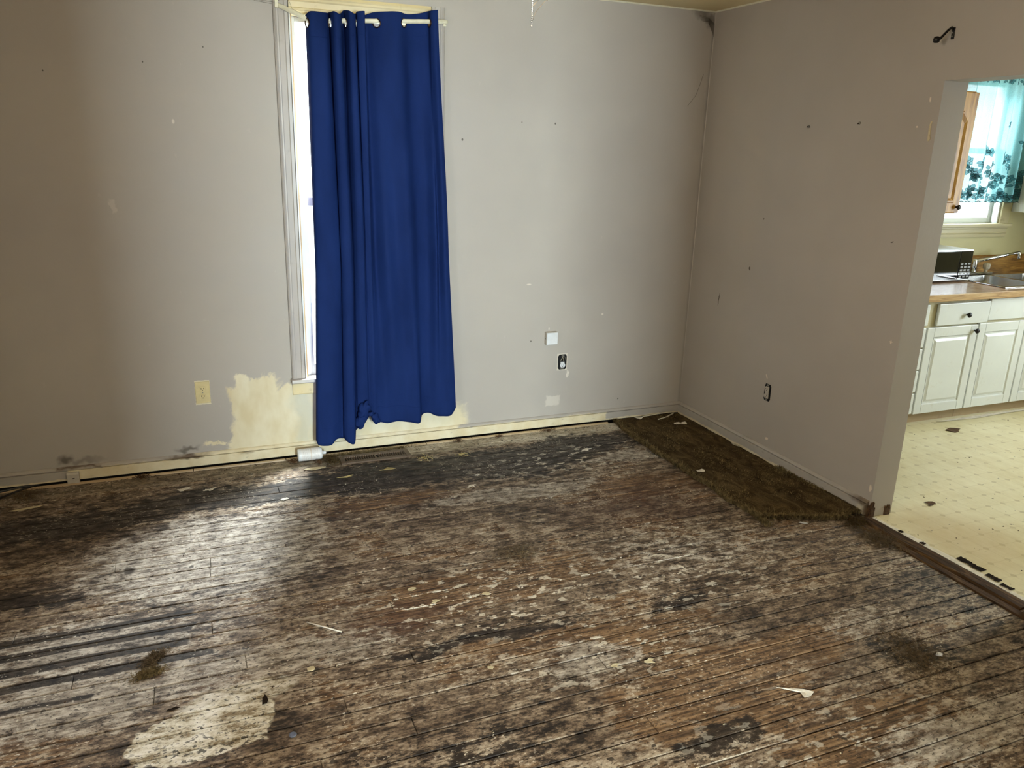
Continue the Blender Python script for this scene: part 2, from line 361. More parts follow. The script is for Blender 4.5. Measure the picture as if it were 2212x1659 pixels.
def mat_vinyl():
    m = MT('yellowed_vinyl', 0.38); P = m.pos()
    k = 0.105
    def lattice(off):
        q = m.vm('FRACTION', m.vm('ADD', m.sc(P, (1/k, 1/k, 0)), off)); q = m.vm('ABSOLUTE', m.vm('SUBTRACT', q, (0.5, 0.5, 0)))
        s = m.nd('SeparateXYZ'); m.lk(q, s.inputs[0]); return m.add(s.outputs[0], s.outputs[1]), s
    a, s1 = lattice((0.0, 0.0, 0)); dot = m.step(a, 0.16, 0.14)
    ln = m.mul(m.step(m.math('MINIMUM', s1.outputs[0], s1.outputs[1]), 0.020, 0.008), m.step(a, 0.13, 0.16))
    edge = m.mul(m.step(m.math('ABSOLUTE', m.sub(a, 0.15)), 0.02, 0.008), 1.0)
    n = m.noise(P, 1.4, 5); n2 = m.noise(m.sc(P, (2, 1, 1)), 9, 6, 0.7)
    c = m.ramp(m.add(m.mul(n, 0.6), m.mul(n2, 0.4)), [(0.35, (208, 194, 148)), (0.6, (230, 222, 186))])
    c = m.mix(m.mul(m.mx(m.mul(dot, 0.5), m.mul(ln, 0.3), m.mul(edge, 0.3)), m.step(n2, 0.3, 0.5)), c, lin((168, 150, 104)))
    c = m.mix(m.mul(m.ell(m.warp(P, 4, 0.3), 0.25, -1.95, 0.22, 0.30, 0, 0.7), 0.35), c, lin((176, 138, 76)))
    c = m.mix(m.mul(m.step(m.noise(m.sc(P, (1, 1.3, 1)), 24, 3), 0.69, 0.73), 0.8), c, lin((70, 55, 35)))
    m.col(c).bump(m.add(dot, ln), 0.1, 0.001); return m.m

def mat_wood(name, dark, mid, light, axis=(1, 14, 14), scale=3.0, rough=0.4, spec=0.4):
    m = MT(name, rough, spec=spec); g = m.noise(m.sc(m.pos(), axis), scale, 5, 0.6, 1.2)
    m.col(m.ramp(g, [(0.32, dark), (0.5, mid), (0.68, light)])).bump(g, 0.1, 0.002); return m.m
def mat_painted_wood(name, c, dirt=(120, 100, 70), amt=0.35):
    m = MT(name, 0.4); n = m.noise(m.pos(), 12, 6, 0.65)
    b = m.ramp(m.noise(m.pos(), 3, 4), [(0.3, tuple(x*0.95 for x in c)), (0.7, c)])
    m.col(m.mix(m.mul(m.step(n, 0.58, 0.74), amt), b, lin(dirt))).bump(n, 0.08, 0.002); return m.m
def mat_curtain():
    m = MT('navy_curtain_fabric', 0.75, spec=0.06); P = m.pos()
    w = m.noise(m.sc(P, (160, 160, 700)), 1.0, 2); big = m.noise(m.sc(P, (3, 3, 1)), 3, 4)
    m.col(m.ramp(m.add(m.mul(w, 0.25), m.mul(big, 0.75)), [(0.3, (19, 36, 82)), (0.7, (27, 47, 100))]))
    m.bump(w, 0.25, 0.0006); return m.m
def mat_glass():
    m = MT('window_glass'); nt = m.nt; out = nt.nodes['Material Output']
    t = nt.nodes.new('ShaderNodeBsdfTransparent'); g = nt.nodes.new('ShaderNodeBsdfGlossy'); g.inputs['Roughness'].default_value = 0.02
    dirt = m.noise(m.pos(), 6, 4); t.inputs[0].default_value = (0.96, 0.98, 0.98, 1)
    mx = nt.nodes.new('ShaderNodeMixShader'); m.lk(m.step(dirt, 0.2, 0.8, 0.03, 0.06), mx.inputs[0]); nt.links.new(t.outputs[0], mx.inputs[1]); nt.links.new(g.outputs[0], mx.inputs[2])
    nt.links.new(mx.outputs[0], out.inputs[0]); nt.nodes.remove(m.b); return m.m
def mat_sheer(name, c, trans):
    m = MT(name); nt = m.nt; out = nt.nodes['Material Output']; nt.nodes.remove(m.b)
    t = nt.nodes.new('ShaderNodeBsdfTransparent'); d = nt.nodes.new('ShaderNodeBsdfDiffuse'); l = nt.nodes.new('ShaderNodeBsdfTranslucent')
    w = m.noise(m.sc(m.pos(), (200, 200, 200)), 1, 2); cc = m.ramp(w, [(0.3, tuple(x*0.9 for x in c)), (0.7, c)])
    m.lk(cc, d.inputs[0]); m.lk(cc, l.inputs[0])
    a = nt.nodes.new('ShaderNodeMixShader'); a.inputs[0].default_value = 0.55; nt.links.new(d.outputs[0], a.inputs[1]); nt.links.new(l.outputs[0], a.inputs[2])
    b = nt.nodes.new('ShaderNodeMixShader'); b.inputs[0].default_value = 1-trans; nt.links.new(t.outputs[0], b.inputs[1]); nt.links.new(a.outputs[0], b.inputs[2])
    nt.links.new(b.outputs[0], out.inputs[0]); return m.m
def mat_carpet():
    m = MT('rotten_brown_carpet', 0.95, spec=0.1); P = m.pos()
    a = m.noise(m.sc(P, (2.2, 1.0, 1)), 6, 7, 0.7, 1.0); b = m.noise(P, 160, 3)
    m.col(m.ramp(m.add(m.mul(a, 0.7), m.mul(b, 0.3)), [(0.36, (44, 35, 22)), (0.5, (76, 62, 40)), (0.64, (108, 91, 62))]))
    m.bump(m.add(a, m.mul(b, 0.6)), 0.8, 0.006); return m.m
def mat_label():
    m = MT('printed_bottle_label', 0.45); P = m.obj(); s = m.nd('SeparateXYZ'); m.lk(P, s.inputs[0])
    col = m.nd('TexBrick'); m.lk(m.sc(P, (1, 1, 1)), col.inputs[0])
    rows = m.step(m.math('ABSOLUTE', m.sub(m.math('FRACT', m.mul(s.outputs[0], 210)), 0.5)), 0.18, 0.10)
    words = m.step(m.noise(m.sc(P, (210, 420, 420)), 1.0, 1), 0.46, 0.52)
    inb = m.mx(m.rbox(m.sc(P, (1, 0, 0)), -0.025, 0, 0.020, 1, 0.001), m.rbox(m.sc(P, (1, 0, 0)), 0.022, 0, 0.016, 1, 0.001))
    c = m.mix(m.mul(m.mul(rows, words), m.mul(inb, 0.55)), lin((226, 224, 222)), lin((120, 120, 128)))
    c = m.mix(m.mul(m.rbox(m.sc(P, (1, 0, 0)), 0.0, 0, 0.003, 1, 0.001), 0.4), c, lin((180, 150, 110)))
    m.col(c); del col; return m.m
def mat_emit(name, c, strength):
    m = MT(name); m.b.inputs['Base Color'].default_value = c; m.b.inputs['Emission Color'].default_value = c; m.b.inputs['Emission Strength'].default_value = strength
    n = m.noise(m.obj(), 8, 2); m.rough(m.step(n, 0, 1, 0.2, 0.4)); return m.m

M = {}
M['wall_back'] = mat_wall_back()
M['wall_right'] = mat_wall_plain('wall_paint_right', (170, 162, 152), (180, 172, 162),
    ((-0.30, 0.82, 0.004, 0.035, 0.1, True), (-0.875, 1.80, 0.010, 0.005, 0.1, True), (-0.55, 1.04, 0.006, 0.012, 0, True), (-0.62, 1.32, 0.004, 0.004, 0, True), (-1.50, 1.30, 0.008, 0.003, -0.2, True),
     (-0.80, 0.475, 0.004, 0.014, -0.4, False), (-1.53, 1.79, 0.006, 0.004, 0, False), (-1.61, 0.145, 0.008, 0.018, 0, False), (-1.585, 0.86, 0.004, 0.008, 0, False), (-1.585, 0.86, 0.010, 0.002, 0, False), (-1.575, 1.90, 0.004, 0.010, 0, False), (-0.86, 0.13, 0.012, 0.008, 0, False)))
M['wall_other'] = mat_wall_plain('wall_paint_plain', (170, 162, 152), (180, 172, 162))
M['wall_kitchen'] = mat_wall_plain('kitchen_wall_paint', (186, 178, 132), (204, 197, 152))
M['ceiling'] = mat_wall_plain('ceiling_paint', (226, 208, 160), (238, 220, 172))
M['base_back'] = mat_baseboard('baseboard_paint_back', True)
M['base_right'] = mat_baseboard('baseboard_paint_right', False)
M['floor'] = mat_floor(); M['vinyl'] = mat_vinyl(); M['curtain'] = mat_curtain(); M['glass'] = mat_glass(); M['pile'] = simple('frayed_carpet_pile', (112, 97, 68), 0.95, var=0.45, scale=40, spec=0.05); M['carpet'] = mat_carpet()
M['subfloor'] = simple('dark_subfloor', (30, 23, 17), 0.9)
M['taupe_trim'] = mat_painted_wood('taupe_trim_paint', (180, 172, 163), (110, 98, 84), 0.25)
M['cream_trim'] = mat_painted_wood('cream_trim_paint', (226, 208, 160), (140, 104, 60), 0.45)
M['white_sash'] = mat_painted_wood('white_sash_paint', (226, 228, 224), (170, 160, 130), 0.25)
M['tan_jamb'] = mat_wood('tan_window_jamb', (170, 134, 90), (200, 168, 118), (218, 194, 150), (8, 8, 1))
M['rod'] = simple('cream_rod_enamel', (226, 220, 194), 0.35, var=0.06)
M['bronze'] = simple('bronze_grommet', (70, 52, 38), 0.3, 0.9)
M['black_iron'] = simple('black_iron', (20, 17, 15), 0.45, 0.3)
M['ivory'] = simple('ivory_plastic', (216, 200, 150), 0.35, var=0.05)
M['white_plastic'] = simple('white_plastic', (224, 226, 228), 0.3, var=0.03)
M['greyed_plastic'] = simple('painted_over_plastic', (190, 182, 168), 0.5, var=0.05)
M['black_void'] = simple('black_box_interior', (9, 8, 8), 0.8)
M['slot'] = simple('dark_slot', (26, 22, 18), 0.7)
M['zinc'] = simple('zinc_strap', (150, 146, 136), 0.4, 0.8)
M['vent'] = simple('brown_register_enamel', (92, 72, 54), 0.5, bump=0.2)
M['black_cable'] = simple('black_cable_rubber', (16, 17, 22), 0.4)
M['white_cable'] = simple('dirty_white_cable', (200, 190, 164), 0.5)
M['threshold'] = mat_wood('dark_threshold_wood', (38, 26, 16), (70, 50, 32), (112, 86, 56), (16, 1.5, 16), 3.0, 0.7, 0.12)
M['cab_white'] = mat_painted_wood('white_cabinet_paint', (228, 231, 226), (170, 156, 120), 0.22)
M['cab_frame'] = mat_painted_wood('cabinet_frame_paint', (196, 186, 148), (120, 100, 64), 0.4)
M['cab_wood'] = mat_wood('honey_oak', (122, 80, 24), (164, 118, 44), (186, 142, 64), (10, 10, 1), 3.0, 0.45)
M['toe'] = mat_painted_wood('dirty_toe_kick', (188, 164, 128), (130, 96, 60), 0.5)
M['counter'] = mat_wood('brown_laminate', (150, 116, 92), (172, 138, 112), (188, 156, 130), (3, 3, 3), 4.0, 0.25)
M['counter_edge'] = mat_wood('oak_counter_edge', (150, 112, 62), (186, 150, 96), (208, 176, 124), (1, 10, 10), 4.0, 0.4)
M['steel'] = simple('stainless_steel', (186, 186, 184), 0.22, 1.0, var=0.05)
M['chrome'] = simple('chrome', (214, 216, 218), 0.08, 1.0, var=0.03)
M['backsplash'] = mat_wood('stained_backsplash', (96, 66, 24), (150, 108, 44), (186, 144, 72), (1.5, 10, 16), 3.0, 0.45)
M['mw_black'] = simple('black_microwave_glass', (14, 15, 16), 0.06, spec=0.8)
M['mw_body'] = simple('silver_microwave_case', (206, 208, 208), 0.3, 0.3, var=0.04)
M['mw_key'] = simple('grey_key_print', (150, 152, 150), 0.5)
M['acrylic'] = simple('clear_faucet_knob', (200, 190, 170), 0.1, spec=0.8)
M['sheer'] = mat_sheer('teal_sheer', (140, 196, 202), 0.12)
M['lace'] = mat_sheer('teal_lace_leaf', (84, 150, 160), 0.25)
M['lace_edge'] = simple('dark_teal_thread', (28, 62, 72), 0.8)
M['label'] = mat_label()
M['paper'] = simple('dirty_white_scrap', (222, 214, 198), 0.7)
M['cream_scrap'] = simple('cream_scrap', (206, 192, 156), 0.6)
M['leaf'] = simple('dry_yellow_leaf', (168, 150, 100), 0.7)
M['brown_clump'] = simple('brown_dirt_clump', (84, 60, 36), 0.95, var=0.4, scale=120, bump=0.6)
M['dark_scrap'] = simple('black_torn_scrap', (40, 32, 26), 0.95, spec=0.05)
M['grey_fuzz'] = simple('grey_brown_fuzz', (96, 80, 58), 0.95, var=0.4, scale=90)
M['blue_cap'] = simple('blue_grey_cap', (120, 128, 150), 0.35, 0.4)
M['crumb'] = simple('pale_crumbs', (176, 160, 130), 0.9, var=0.4, scale=60)
M['crumb_dark'] = simple('dark_crumbs', (66, 48, 32), 0.95, var=0.4, scale=60)
M['cobweb'] = simple('dusty_cobweb', (92, 84, 72), 0.95)
M['lamp_glass'] = mat_emit('lit_lamp_glass', (1.0, 0.76, 0.50, 1), 50)
M['fan_white'] = simple('fan_white_enamel', (206, 198, 180), 0.4)
M['ground'] = simple('outside_ground', (205, 206, 200), 0.9, var=0.1, scale=2)

# ------------------------------------------------------------------ room shell
X0, YF, HC = -4.6, -5.0, 2.44          # left wall, front wall, ceiling height
T = 0.138                              # thickness of the wall to the kitchen
def wall(name, parts, mat, label):
    b = MB()
    for p in parts: b.box(*p)
    return tag(b.build(name, mat), label, 'wall', kind=STR)
WX0, WX1, WZ0, WZ1 = -2.40, -1.705, 0.44, 2.245
tag(MB().box(X0-.15, T, .035, .15, -.06, .0295).build('gap_light_block', M['subfloor']), 'dark block added in the gap under the back wall to stop light', 'light block', kind=STR)  # added dark block: stops light leaking in and keeps the gap dark
wall('wall_back', [(X0-.15, WX0, 0, .15, .03, HC), (WX1, T, 0, .15, .03, HC), (WX0, WX1, 0, .15, .03, WZ0), (WX0, WX1, 0, .15, WZ1, HC)], M['wall_back'], 'grey-taupe painted wall behind the blue curtain')
DY0, DY1, DZ = -1.63, -2.45, 1.972
wall('wall_right', [(0, T, DY0, 0, -.03, HC), (0, T, DY1, DY0, DZ, HC), (0, T, YF, DY1, -.03, HC)], M['wall_right'], 'dim taupe wall with the open kitchen doorway')
wall('wall_left', [(X0-.15, X0, -3.5, 0, -.03, HC), (X0-.15, X0, YF, -4.4, -.03, HC), (X0-.15, X0, -4.4, -3.5, -.03, .75), (X0-.15, X0, -4.4, -3.5, 2.05, HC)], M['wall_other'], 'taupe wall left of the view')
FX0, FX1, FZ0, FZ1 = -2.25, -1.37, -.03, 2.06      # added doorway, its width set to shape the beam
wall('wall_front', [(X0-.15, FX0, YF-.15, YF, -.03, HC), (FX1, 3.7, YF-.15, YF, -.03, HC), (FX0, FX1, YF-.15, YF, FZ1, HC)], M['wall_other'], 'taupe wall behind the viewer with an added doorway that trims the beam')
HX0, HX1, HY = -3.2, -0.7, -8.1         # added unseen hall with an end window, built to shape the daylight beam
wall('wall_added_hall', [(HX0-.1, HX0, HY, YF-.15, -.03, HC), (HX1, HX1+.1, HY, YF-.15, -.03, HC), (HX0-.1, -2.20, HY-.15, HY, -.03, HC), (-1.56, HX1+.1, HY-.15, HY, -.03, HC), (-2.20, -1.56, HY-.15, HY, -.03, .45), (-2.20, -1.56, HY-.15, HY, 2.25, HC)], M['wall_other'], 'plain walls of an added unseen hall that shapes the daylight beam')
tag(MB().box(HX0-.1, HX1+.1, HY-.15, YF-.0, -.06, -.005).build('floor_added_hall', M['threshold']), 'dark floor of the added hall behind the viewer', 'floor', kind=STR)
tag(MB().box(HX0-.1, HX1+.1, HY-.15, YF-.151, HC, HC+.1).build('ceiling_added_hall', M['ceiling']), 'ceiling of the added hall behind the viewer', 'ceiling', kind=STR)
KY, KX = -0.05, 3.5                    # kitchen back wall and far side wall
KWX0, KWX1, KWZ0, KWZ1 = 2.02, 2.60, 1.225, 2.20
wall('wall_kitchen_back', [(T, KWX0, KY, .15, -.03, HC), (KWX1, KX+.15, KY, .15, -.03, HC), (KWX0, KWX1, KY, .15, -.03, KWZ0), (KWX0, KWX1, KY, .15, KWZ1, HC)], M['wall_kitchen'], 'yellowish kitchen wall above the sink')
wall('wall_kitchen_side', [(KX, KX+.15, YF, -2.75, -.03, HC), (KX, KX+.15, -1.45, KY, -.03, HC), (KX, KX+.15, -2.75, -1.45, -.03, .9), (KX, KX+.15, -2.75, -1.45, 2.1, HC)], M['wall_kitchen'], 'far side wall of the kitchen')
tag(MB().box(X0-.15, KX+.15, YF-.15, .15, HC, HC+.1).build('ceiling', M['ceiling']), 'yellowed flat ceiling', 'ceiling', kind=STR)
tag(MB().box(-30, 30, -30, 30, -0.8, -0.7).build('ground_outside', M['ground']), 'pale ground outside the windows', 'ground', kind=STR)

# ---- plank floor
fl = tag(MB().box(X0, 0.0, YF, 0.034, -.05, -.014).build('floor', M['subfloor']), 'worn, stained plank floor', 'floor', kind=STR)
PW, Y1 = 0.0803, -0.051
joints = {18: [-2.964], 23: [-2.343], 19: [-2.335], 20: [-1.143], 25: [-1.14], 27: [-0.589], 30: [-1.751], 28: [-1.006], 13: [-2.956], 12: [-2.952], 16: [-3.594]}
for k in range(-1, 62):
    ya = Y1 - PW*k; yb = ya - PW
    if ya > -.030: ya = -.030
    if yb < YF: yb = YF
    if ya - yb < 0.01: continue
    js = [j for j in joints.get(k, [])]
    x = X0 + random.uniform(0.5, 2.2)
    while x < -0.4:
        if all(abs(x-j) > 0.9 for j in js): js.append(x)
        x += random.uniform(1.5, 2.9)
    xs = [X0] + sorted(js) + [0.0]
    for a, b in zip(xs[:-1], xs[1:]):
        g = random.uniform(0.0018, 0.0031); dz = random.uniform(-0.0009, 0.0005); ch = 0.0018
        p = MB(); xa, xb, y0, y1 = a+0.0007, b-0.0007, yb+g, ya-g; sk = random.uniform(-0.0008, 0.0008)
        i = 0; zt = dz
        p.v = [(xa, y0, -.014), (xb, y0+sk, -.014), (xb, y1+sk, -.014), (xa, y1, -.014),
               (xa, y0, zt-ch), (xb, y0+sk, zt-ch), (xb, y1+sk, zt-ch), (xa, y1, zt-ch),
               (xa+ch, y0+ch, zt), (xb-ch, y0+ch+sk, zt), (xb-ch, y1-ch+sk, zt), (xa+ch, y1-ch, zt)]
        p.f = [(0, 1, 5, 4), (1, 2, 6, 5), (2, 3, 7, 6), (3, 0, 4, 7), (4, 5, 9, 8), (5, 6, 10, 9), (6, 7, 11, 10), (7, 4, 8, 11), (8, 9, 10, 11)]
        p.build('plank', M['floor'], fl)
# ---- kitchen vinyl
kf = MB().box(T-.001, KX, YF, KY, -.05, 0.002); kf.box(0.0, T, DY1, DY0, -.05, 0.002)
kf = tag(kf.build('floor_kitchen', M['vinyl']), 'yellowed patterned vinyl kitchen floor', 'floor', kind=STR)
# torn white edge of the vinyl in the doorway
e = MB(); n = 40
pts = []
for i in range(n+1):
    y = DY0-0.01 + (DY1-DY0)*i/n; w = 0.022 + 0.030*max(0, math.sin(i/n*PI))*(0.6+0.7*mnoise.noise((i*0.35, 3.1, 0))) + 0.006*mnoise.noise((i*1.7, 0, 0)); pts.append((0.004, y, w))
for (x, y, w), (x2, y2, w2) in zip(pts[:-1], pts[1:]):
    e.quad((x, y, 0.0032), (x2, y2, 0.0032), (x2+w2, y2, 0.0032), (x+w, y, 0.0032)); e.quad((x, y, 0.0), (x2, y2, 0.0), (x2, y2, 0.0032), (x, y, 0.0032))
e.build('torn_edge', M['paper'], kf)
# ---- threshold strip
t1 = thing('trim_1', (-0.05, -2.04, 0), 'dark worn wood threshold strip in the kitchen doorway', 'threshold', kind=STR)
MB().prism([(-0.075, 0), (0.0, 0), (0.0, .009), (-0.012, .012), (-0.06, .010)], 'y', DY1, DY0-0.005).build('board', M['threshold'], t1)
MB().prism([(-0.118, 0), (-0.078, 0), (-0.080, .006), (-0.112, .005)], 'y', DY1-.3, DY0+0.02).build('board', M['threshold'], t1)

# ---- baseboards: face board, bead and cap, standing clear of the floor
def baseboard(name, mat, axis, a, b, sgn, h0, label, thick=0.016):
    o = thing(name, (0, 0, 0), label, 'baseboard', kind=STR); t = thick
    pf = [(0, h0), (t, h0), (t, .062), (t-.002, .064), (0, .064)]; pc = [(0, .0665), (t-.003, .0665), (t-.002, .071), (t-.006, .078), (.004, .083), (0, .083)]
    for nm, pr in (('face_board', pf), ('cap_bead', pc)):
        mb = MB(); q = [(sgn*p[0], p[1]) for p in pr]
        (mb.prism(q, 'x', a, b) if axis == 'x' else mb.prism(q, 'y', a, b)).build(nm, mat, o)
    return o
baseboard('baseboard_back', M['base_back'], 'x', X0, 0.0, -1, 0.015, 'peeling cream and taupe baseboard under the window')
baseboard('baseboard_right', M['base_right'], 'y', DY0+0.012, -0.016, -1, 0.008, 'taupe baseboard along the carpet remnant')
baseboard('baseboard_front', M['base_right'], 'y', YF, DY1-0.01, -1, 0.004, 'taupe baseboard beyond the kitchen doorway')
sh = MB()
xs = X0
while xs < -0.55:
    L = random.uniform(0.25, 0.8); x2 = min(xs+L, -0.55)
    sh.prism([(-0.030+random.uniform(-.002, .002), 0), (-0.046, 0), (-0.045, .006), (-0.033, .009)], 'x', xs, x2-0.004); xs = x2
tag(sh.build('trim_2', M['toe']), 'broken cream shoe strip left along the back wall', 'trim', kind=STR)
ck = MB().prism([(0, HC-.007), (-.004, HC-.003), (-.006, HC), (0, HC)], 'x', X0, -.001); ck.prism([(0, HC-.007), (-.004, HC-.003), (-.006, HC), (0, HC)], 'y', YF, -.006)
tag(ck.build('trim_4', M['rod']), 'pale caulk bead where walls meet the ceiling', 'trim', kind=STR)
tag(MB().prism([(0, 0), (-.004, 0), (-.0015, -.0015), (0, -.004)], 'z', .09, HC-.008).build('trim_5', M['taupe_trim']), 'thin paint bead in the room corner', 'trim', kind=STR)
# drywall corner at the doorway: rough brown broken foot
bf = MB()
for (x0, x1, y0, y1, z1) in ((-0.006, 0.010, -1.642, -1.628, 0.075), (0.012, 0.022, -1.638, -1.629, 0.055), (0.09, 0.122, -1.638, -1.629, 0.050), (-0.010, 0.0, -1.632, -1.600, 0.060)):
    n = 6; pt = [(x0, 0.002), (x1, 0.002)] + [(x1-(x1-x0)*i/n, z1*(0.6+0.5*random.random())) for i in range(n+1)]
    bf.prism(pt, 'y', y0, y1)
tag(bf.build('trim_3', M['brown_clump']), 'brown broken drywall foot at the doorway corner', 'trim', kind=STR)

# ------------------------------------------------------------------ windows
def sash(parent, x0, x1, y0, y1, z0, z1, w, mat, wb=None):
    wb = wb or w
    f = MB().box(x0, x0+w, y0, y1, z0, z1).box(x1-w, x1, y0, y1, z0, z1).box(x0+w, x1-w, y0, y1, z0, z0+wb).box(x0+w, x1-w, y0, y1, z1-w, z1).build('sash', mat, parent, bevel=0.002)
    MB().box(x0+w, x1-w, (y0+y1)/2-.002, (y0+y1)/2+.002, z0+wb, z1-w).build('pane', M['glass'], f)
w1 = thing('window_1', (-2.05, 0, 0.44), 'tall sash window half hidden by the navy curtain', 'window', kind=STR)
def vcasing(x0, x1, z0, z1, inner):
    d = 1 if inner == 'r' else -1; a = x0 if d > 0 else x1
    pr = [(0, 0), (0, -.016), (.006, -.021), (.014, -.017), (.020, -.017), (.024, -.014), (.048, -.012), (.052, -.016), (.066, -.016), (.070, -.008), (.070, 0)]
    return MB().prism([(a+d*p[0], p[1]) for p in pr], 'z', z0, z1)
vcasing(-2.472, -2.402, .447, 2.32, 'r').build('casing', M['taupe_trim'], w1)
vcasing(-1.705, -1.635, .447, 2.32, 'l').build('casing', M['taupe_trim'], w1)
pr = [(0, 2.245), (-.016, 2.245), (-.016, 2.258), (-.011, 2.262), (-.013, 2.286), (-.017, 2.292), (-.017, 2.300), (-.021, 2.306), (-.016, 2.318), (0, 2.318)]
MB().prism(pr, 'x', -2.40, -1.707).build('head_casing', M['cream_trim'], w1)
MB().prism([(-.05, .430), (-.046, .447), (.04, .447), (.04, .428), (-.046, .426)], 'x', -2.478, -1.63).build('stool', M['taupe_trim'], w1, bevel=0.002)
MB().prism([(0, .357), (-.014, .357), (-.017, .362), (-.017, .426), (0, .426)], 'x', -2.472, -1.635).build('apron', M['cream_trim'], w1)
MB().box(WX0, WX0+.012, 0, .15, WZ0, WZ1).build('jamb', M['tan_jamb'], w1)
MB().box(WX1-.012, WX1, 0, .15, WZ0, WZ1).build('jamb', M['tan_jamb'], w1)
MB().box(WX0+.012, WX1-.012, 0, .15, WZ1-.012, WZ1).build('jamb_head', M['cream_trim'], w1)
MB().box(WX0+.012, WX1-.012, .04, .15, WZ0-.0, WZ0+.010).build('outer_sill', M['white_sash'], w1)
MB().box(WX0-.002, WX0+.004, -.018, .0, .447, 2.245).build('stop_bead', M['white_sash'], w1)
sash(w1, WX0+.012, WX1-.012, .080, .112, 1.355, WZ1-.012, .024, M['white_sash'])
sash(w1, WX0+.012, WX1-.012, .044, .076, WZ0+.010, 1.385, .042, M['white_sash'], .055)

w2 = thing('window_2', (2.31, KY, KWZ0), 'kitchen window behind the teal lace curtain', 'window', kind=STR)
MB().box(KWX0-.085, KWX0, KY-.018, KY, KWZ0, KWZ1+.08).build('casing', M['cab_frame'], w2, bevel=.003)
MB().box(KWX1, KWX1+.085, KY-.018, KY, KWZ0, KWZ1+.08).build('casing', M['cab_frame'], w2, bevel=.003)
MB().box(KWX0, KWX1, KY-.018, KY, KWZ1, KWZ1+.08).build('head_casing', M['cab_frame'], w2, bevel=.003)
MB().box(KWX0-.10, KWX1+.10, KY-.045, KY+.03, KWZ0-.022, KWZ0).build('stool', M['cab_frame'], w2, bevel=.003)
MB().prism([(KY, 1.128), (KY-.012, 1.128), (KY-.014, 1.15), (KY-.018, 1.155), (KY-.014, 1.16), (KY-.014, 1.185), (KY-.02, 1.19), (KY-.02, 1.203), (KY, 1.203)], 'x', KWX0-.09, KWX1+.09).build('apron', M['cab_frame'], w2)
MB().box(KWX0, KWX0+.015, KY, .15, KWZ0, KWZ1).box(KWX1-.015, KWX1, KY, .15, KWZ0, KWZ1).build('jamb', M['white_sash'], w2)
sash(w2, KWX0+.015, KWX1-.015, .045, .075, 1.71, KWZ1, .035, M['white_sash'])
sash(w2, KWX0+.015, KWX1-.015, .005, .035, KWZ0, 1.745, .035, M['white_sash'])
w3 = thing('beam_window', (-1.8, HY, .45), 'tall end window of the added hall, opening for the beam', 'window', kind=STR)  # added as the far opening that feeds the beam
sash(w3, -2.20, -1.56, HY-.12, HY-.09, .45, 2.25, .03, M['white_sash'])
w5 = thing('fill_window', (X0, -3.95, .75), 'unseen window added on the left to let in fill light', 'window', kind=STR)  # added unseen opening for the fill light
f = MB().box(X0-.12, X0-.09, -4.4, -4.36, .75, 2.05).box(X0-.12, X0-.09, -3.54, -3.5, .75, 2.05).box(X0-.12, X0-.09, -4.36, -3.54, .75, .79).box(X0-.12, X0-.09, -4.36, -3.54, 2.01, 2.05).build('sash', M['white_sash'], w5)
MB().box(X0-.107, X0-.103, -4.36, -3.54, .79, 2.01).build('pane', M['glass'], f)
w4 = thing('window_4', (KX, -2.1, .9), 'side window of the kitchen', 'window', kind=STR)
f = MB().box(KX+.05, KX+.08, -2.75, -2.70, .9, 2.1).box(KX+.05, KX+.08, -1.50, -1.45, .9, 2.1).box(KX+.05, KX+.08, -2.70, -1.50, .9, .95).box(KX+.05, KX+.08, -2.70, -1.50, 2.05, 2.1).build('sash', M['white_sash'], w4)
MB().box(KX+.063, KX+.067, -2.70, -1.50, .95, 2.05).build('pane', M['glass'], f)

# ------------------------------------------------------------------ navy curtain on its rod
CT = [(-2.333,-0.070,2.221),(-2.314,-0.112,2.235),(-2.253,-0.118,2.234),(-2.229,-0.085,2.238),(-2.222,-0.050,2.245),(-2.218,-0.090,2.242),(-2.206,-0.118,2.243),(-2.182,-0.115,2.234),(-2.165,-0.080,2.246),(-2.152,-0.050,2.259),(-2.146,-0.085,2.257),(-2.135,-0.118,2.251),(-2.111,-0.115,2.240),(-2.097,-0.080,2.249),(-2.096,-0.110,2.252),(-2.065,-0.120,2.255),(-2.060,-0.085,2.248),(-2.045,-0.055,2.249),(-2.012,-0.070,2.260),(-1.964,-0.098,2.264),(-1.895,-0.095,2.270),(-1.840,-0.060,2.267),(-1.779,-0.050,2.277),(-1.740,-0.055,2.288),(-1.732,-0.090,2.288),(-1.717,-0.105,2.290),(-1.697,-0.100,2.294)]
CM = [(-2.336,-0.070),(-2.327,-0.100),(-2.265,-0.105),(-2.221,-0.095),(-2.201,-0.075),(-2.208,-0.100),(-2.190,-0.118),(-2.161,-0.118),(-2.146,-0.090),(-2.146,-0.065),(-2.137,-0.090),(-2.121,-0.110),(-2.095,-0.112),(-2.083,-0.090),(-2.077,-0.095),(-2.056,-0.100),(-2.043,-0.085),(-2.020,-0.066),(-1.973,-0.108),(-1.912,-0.088),(-1.847,-0.112),(-1.792,-0.066),(-1.740,-0.060),(-1.704,-0.104),(-1.684,-0.078),(-1.660,-0.112),(-1.633,-0.095)]
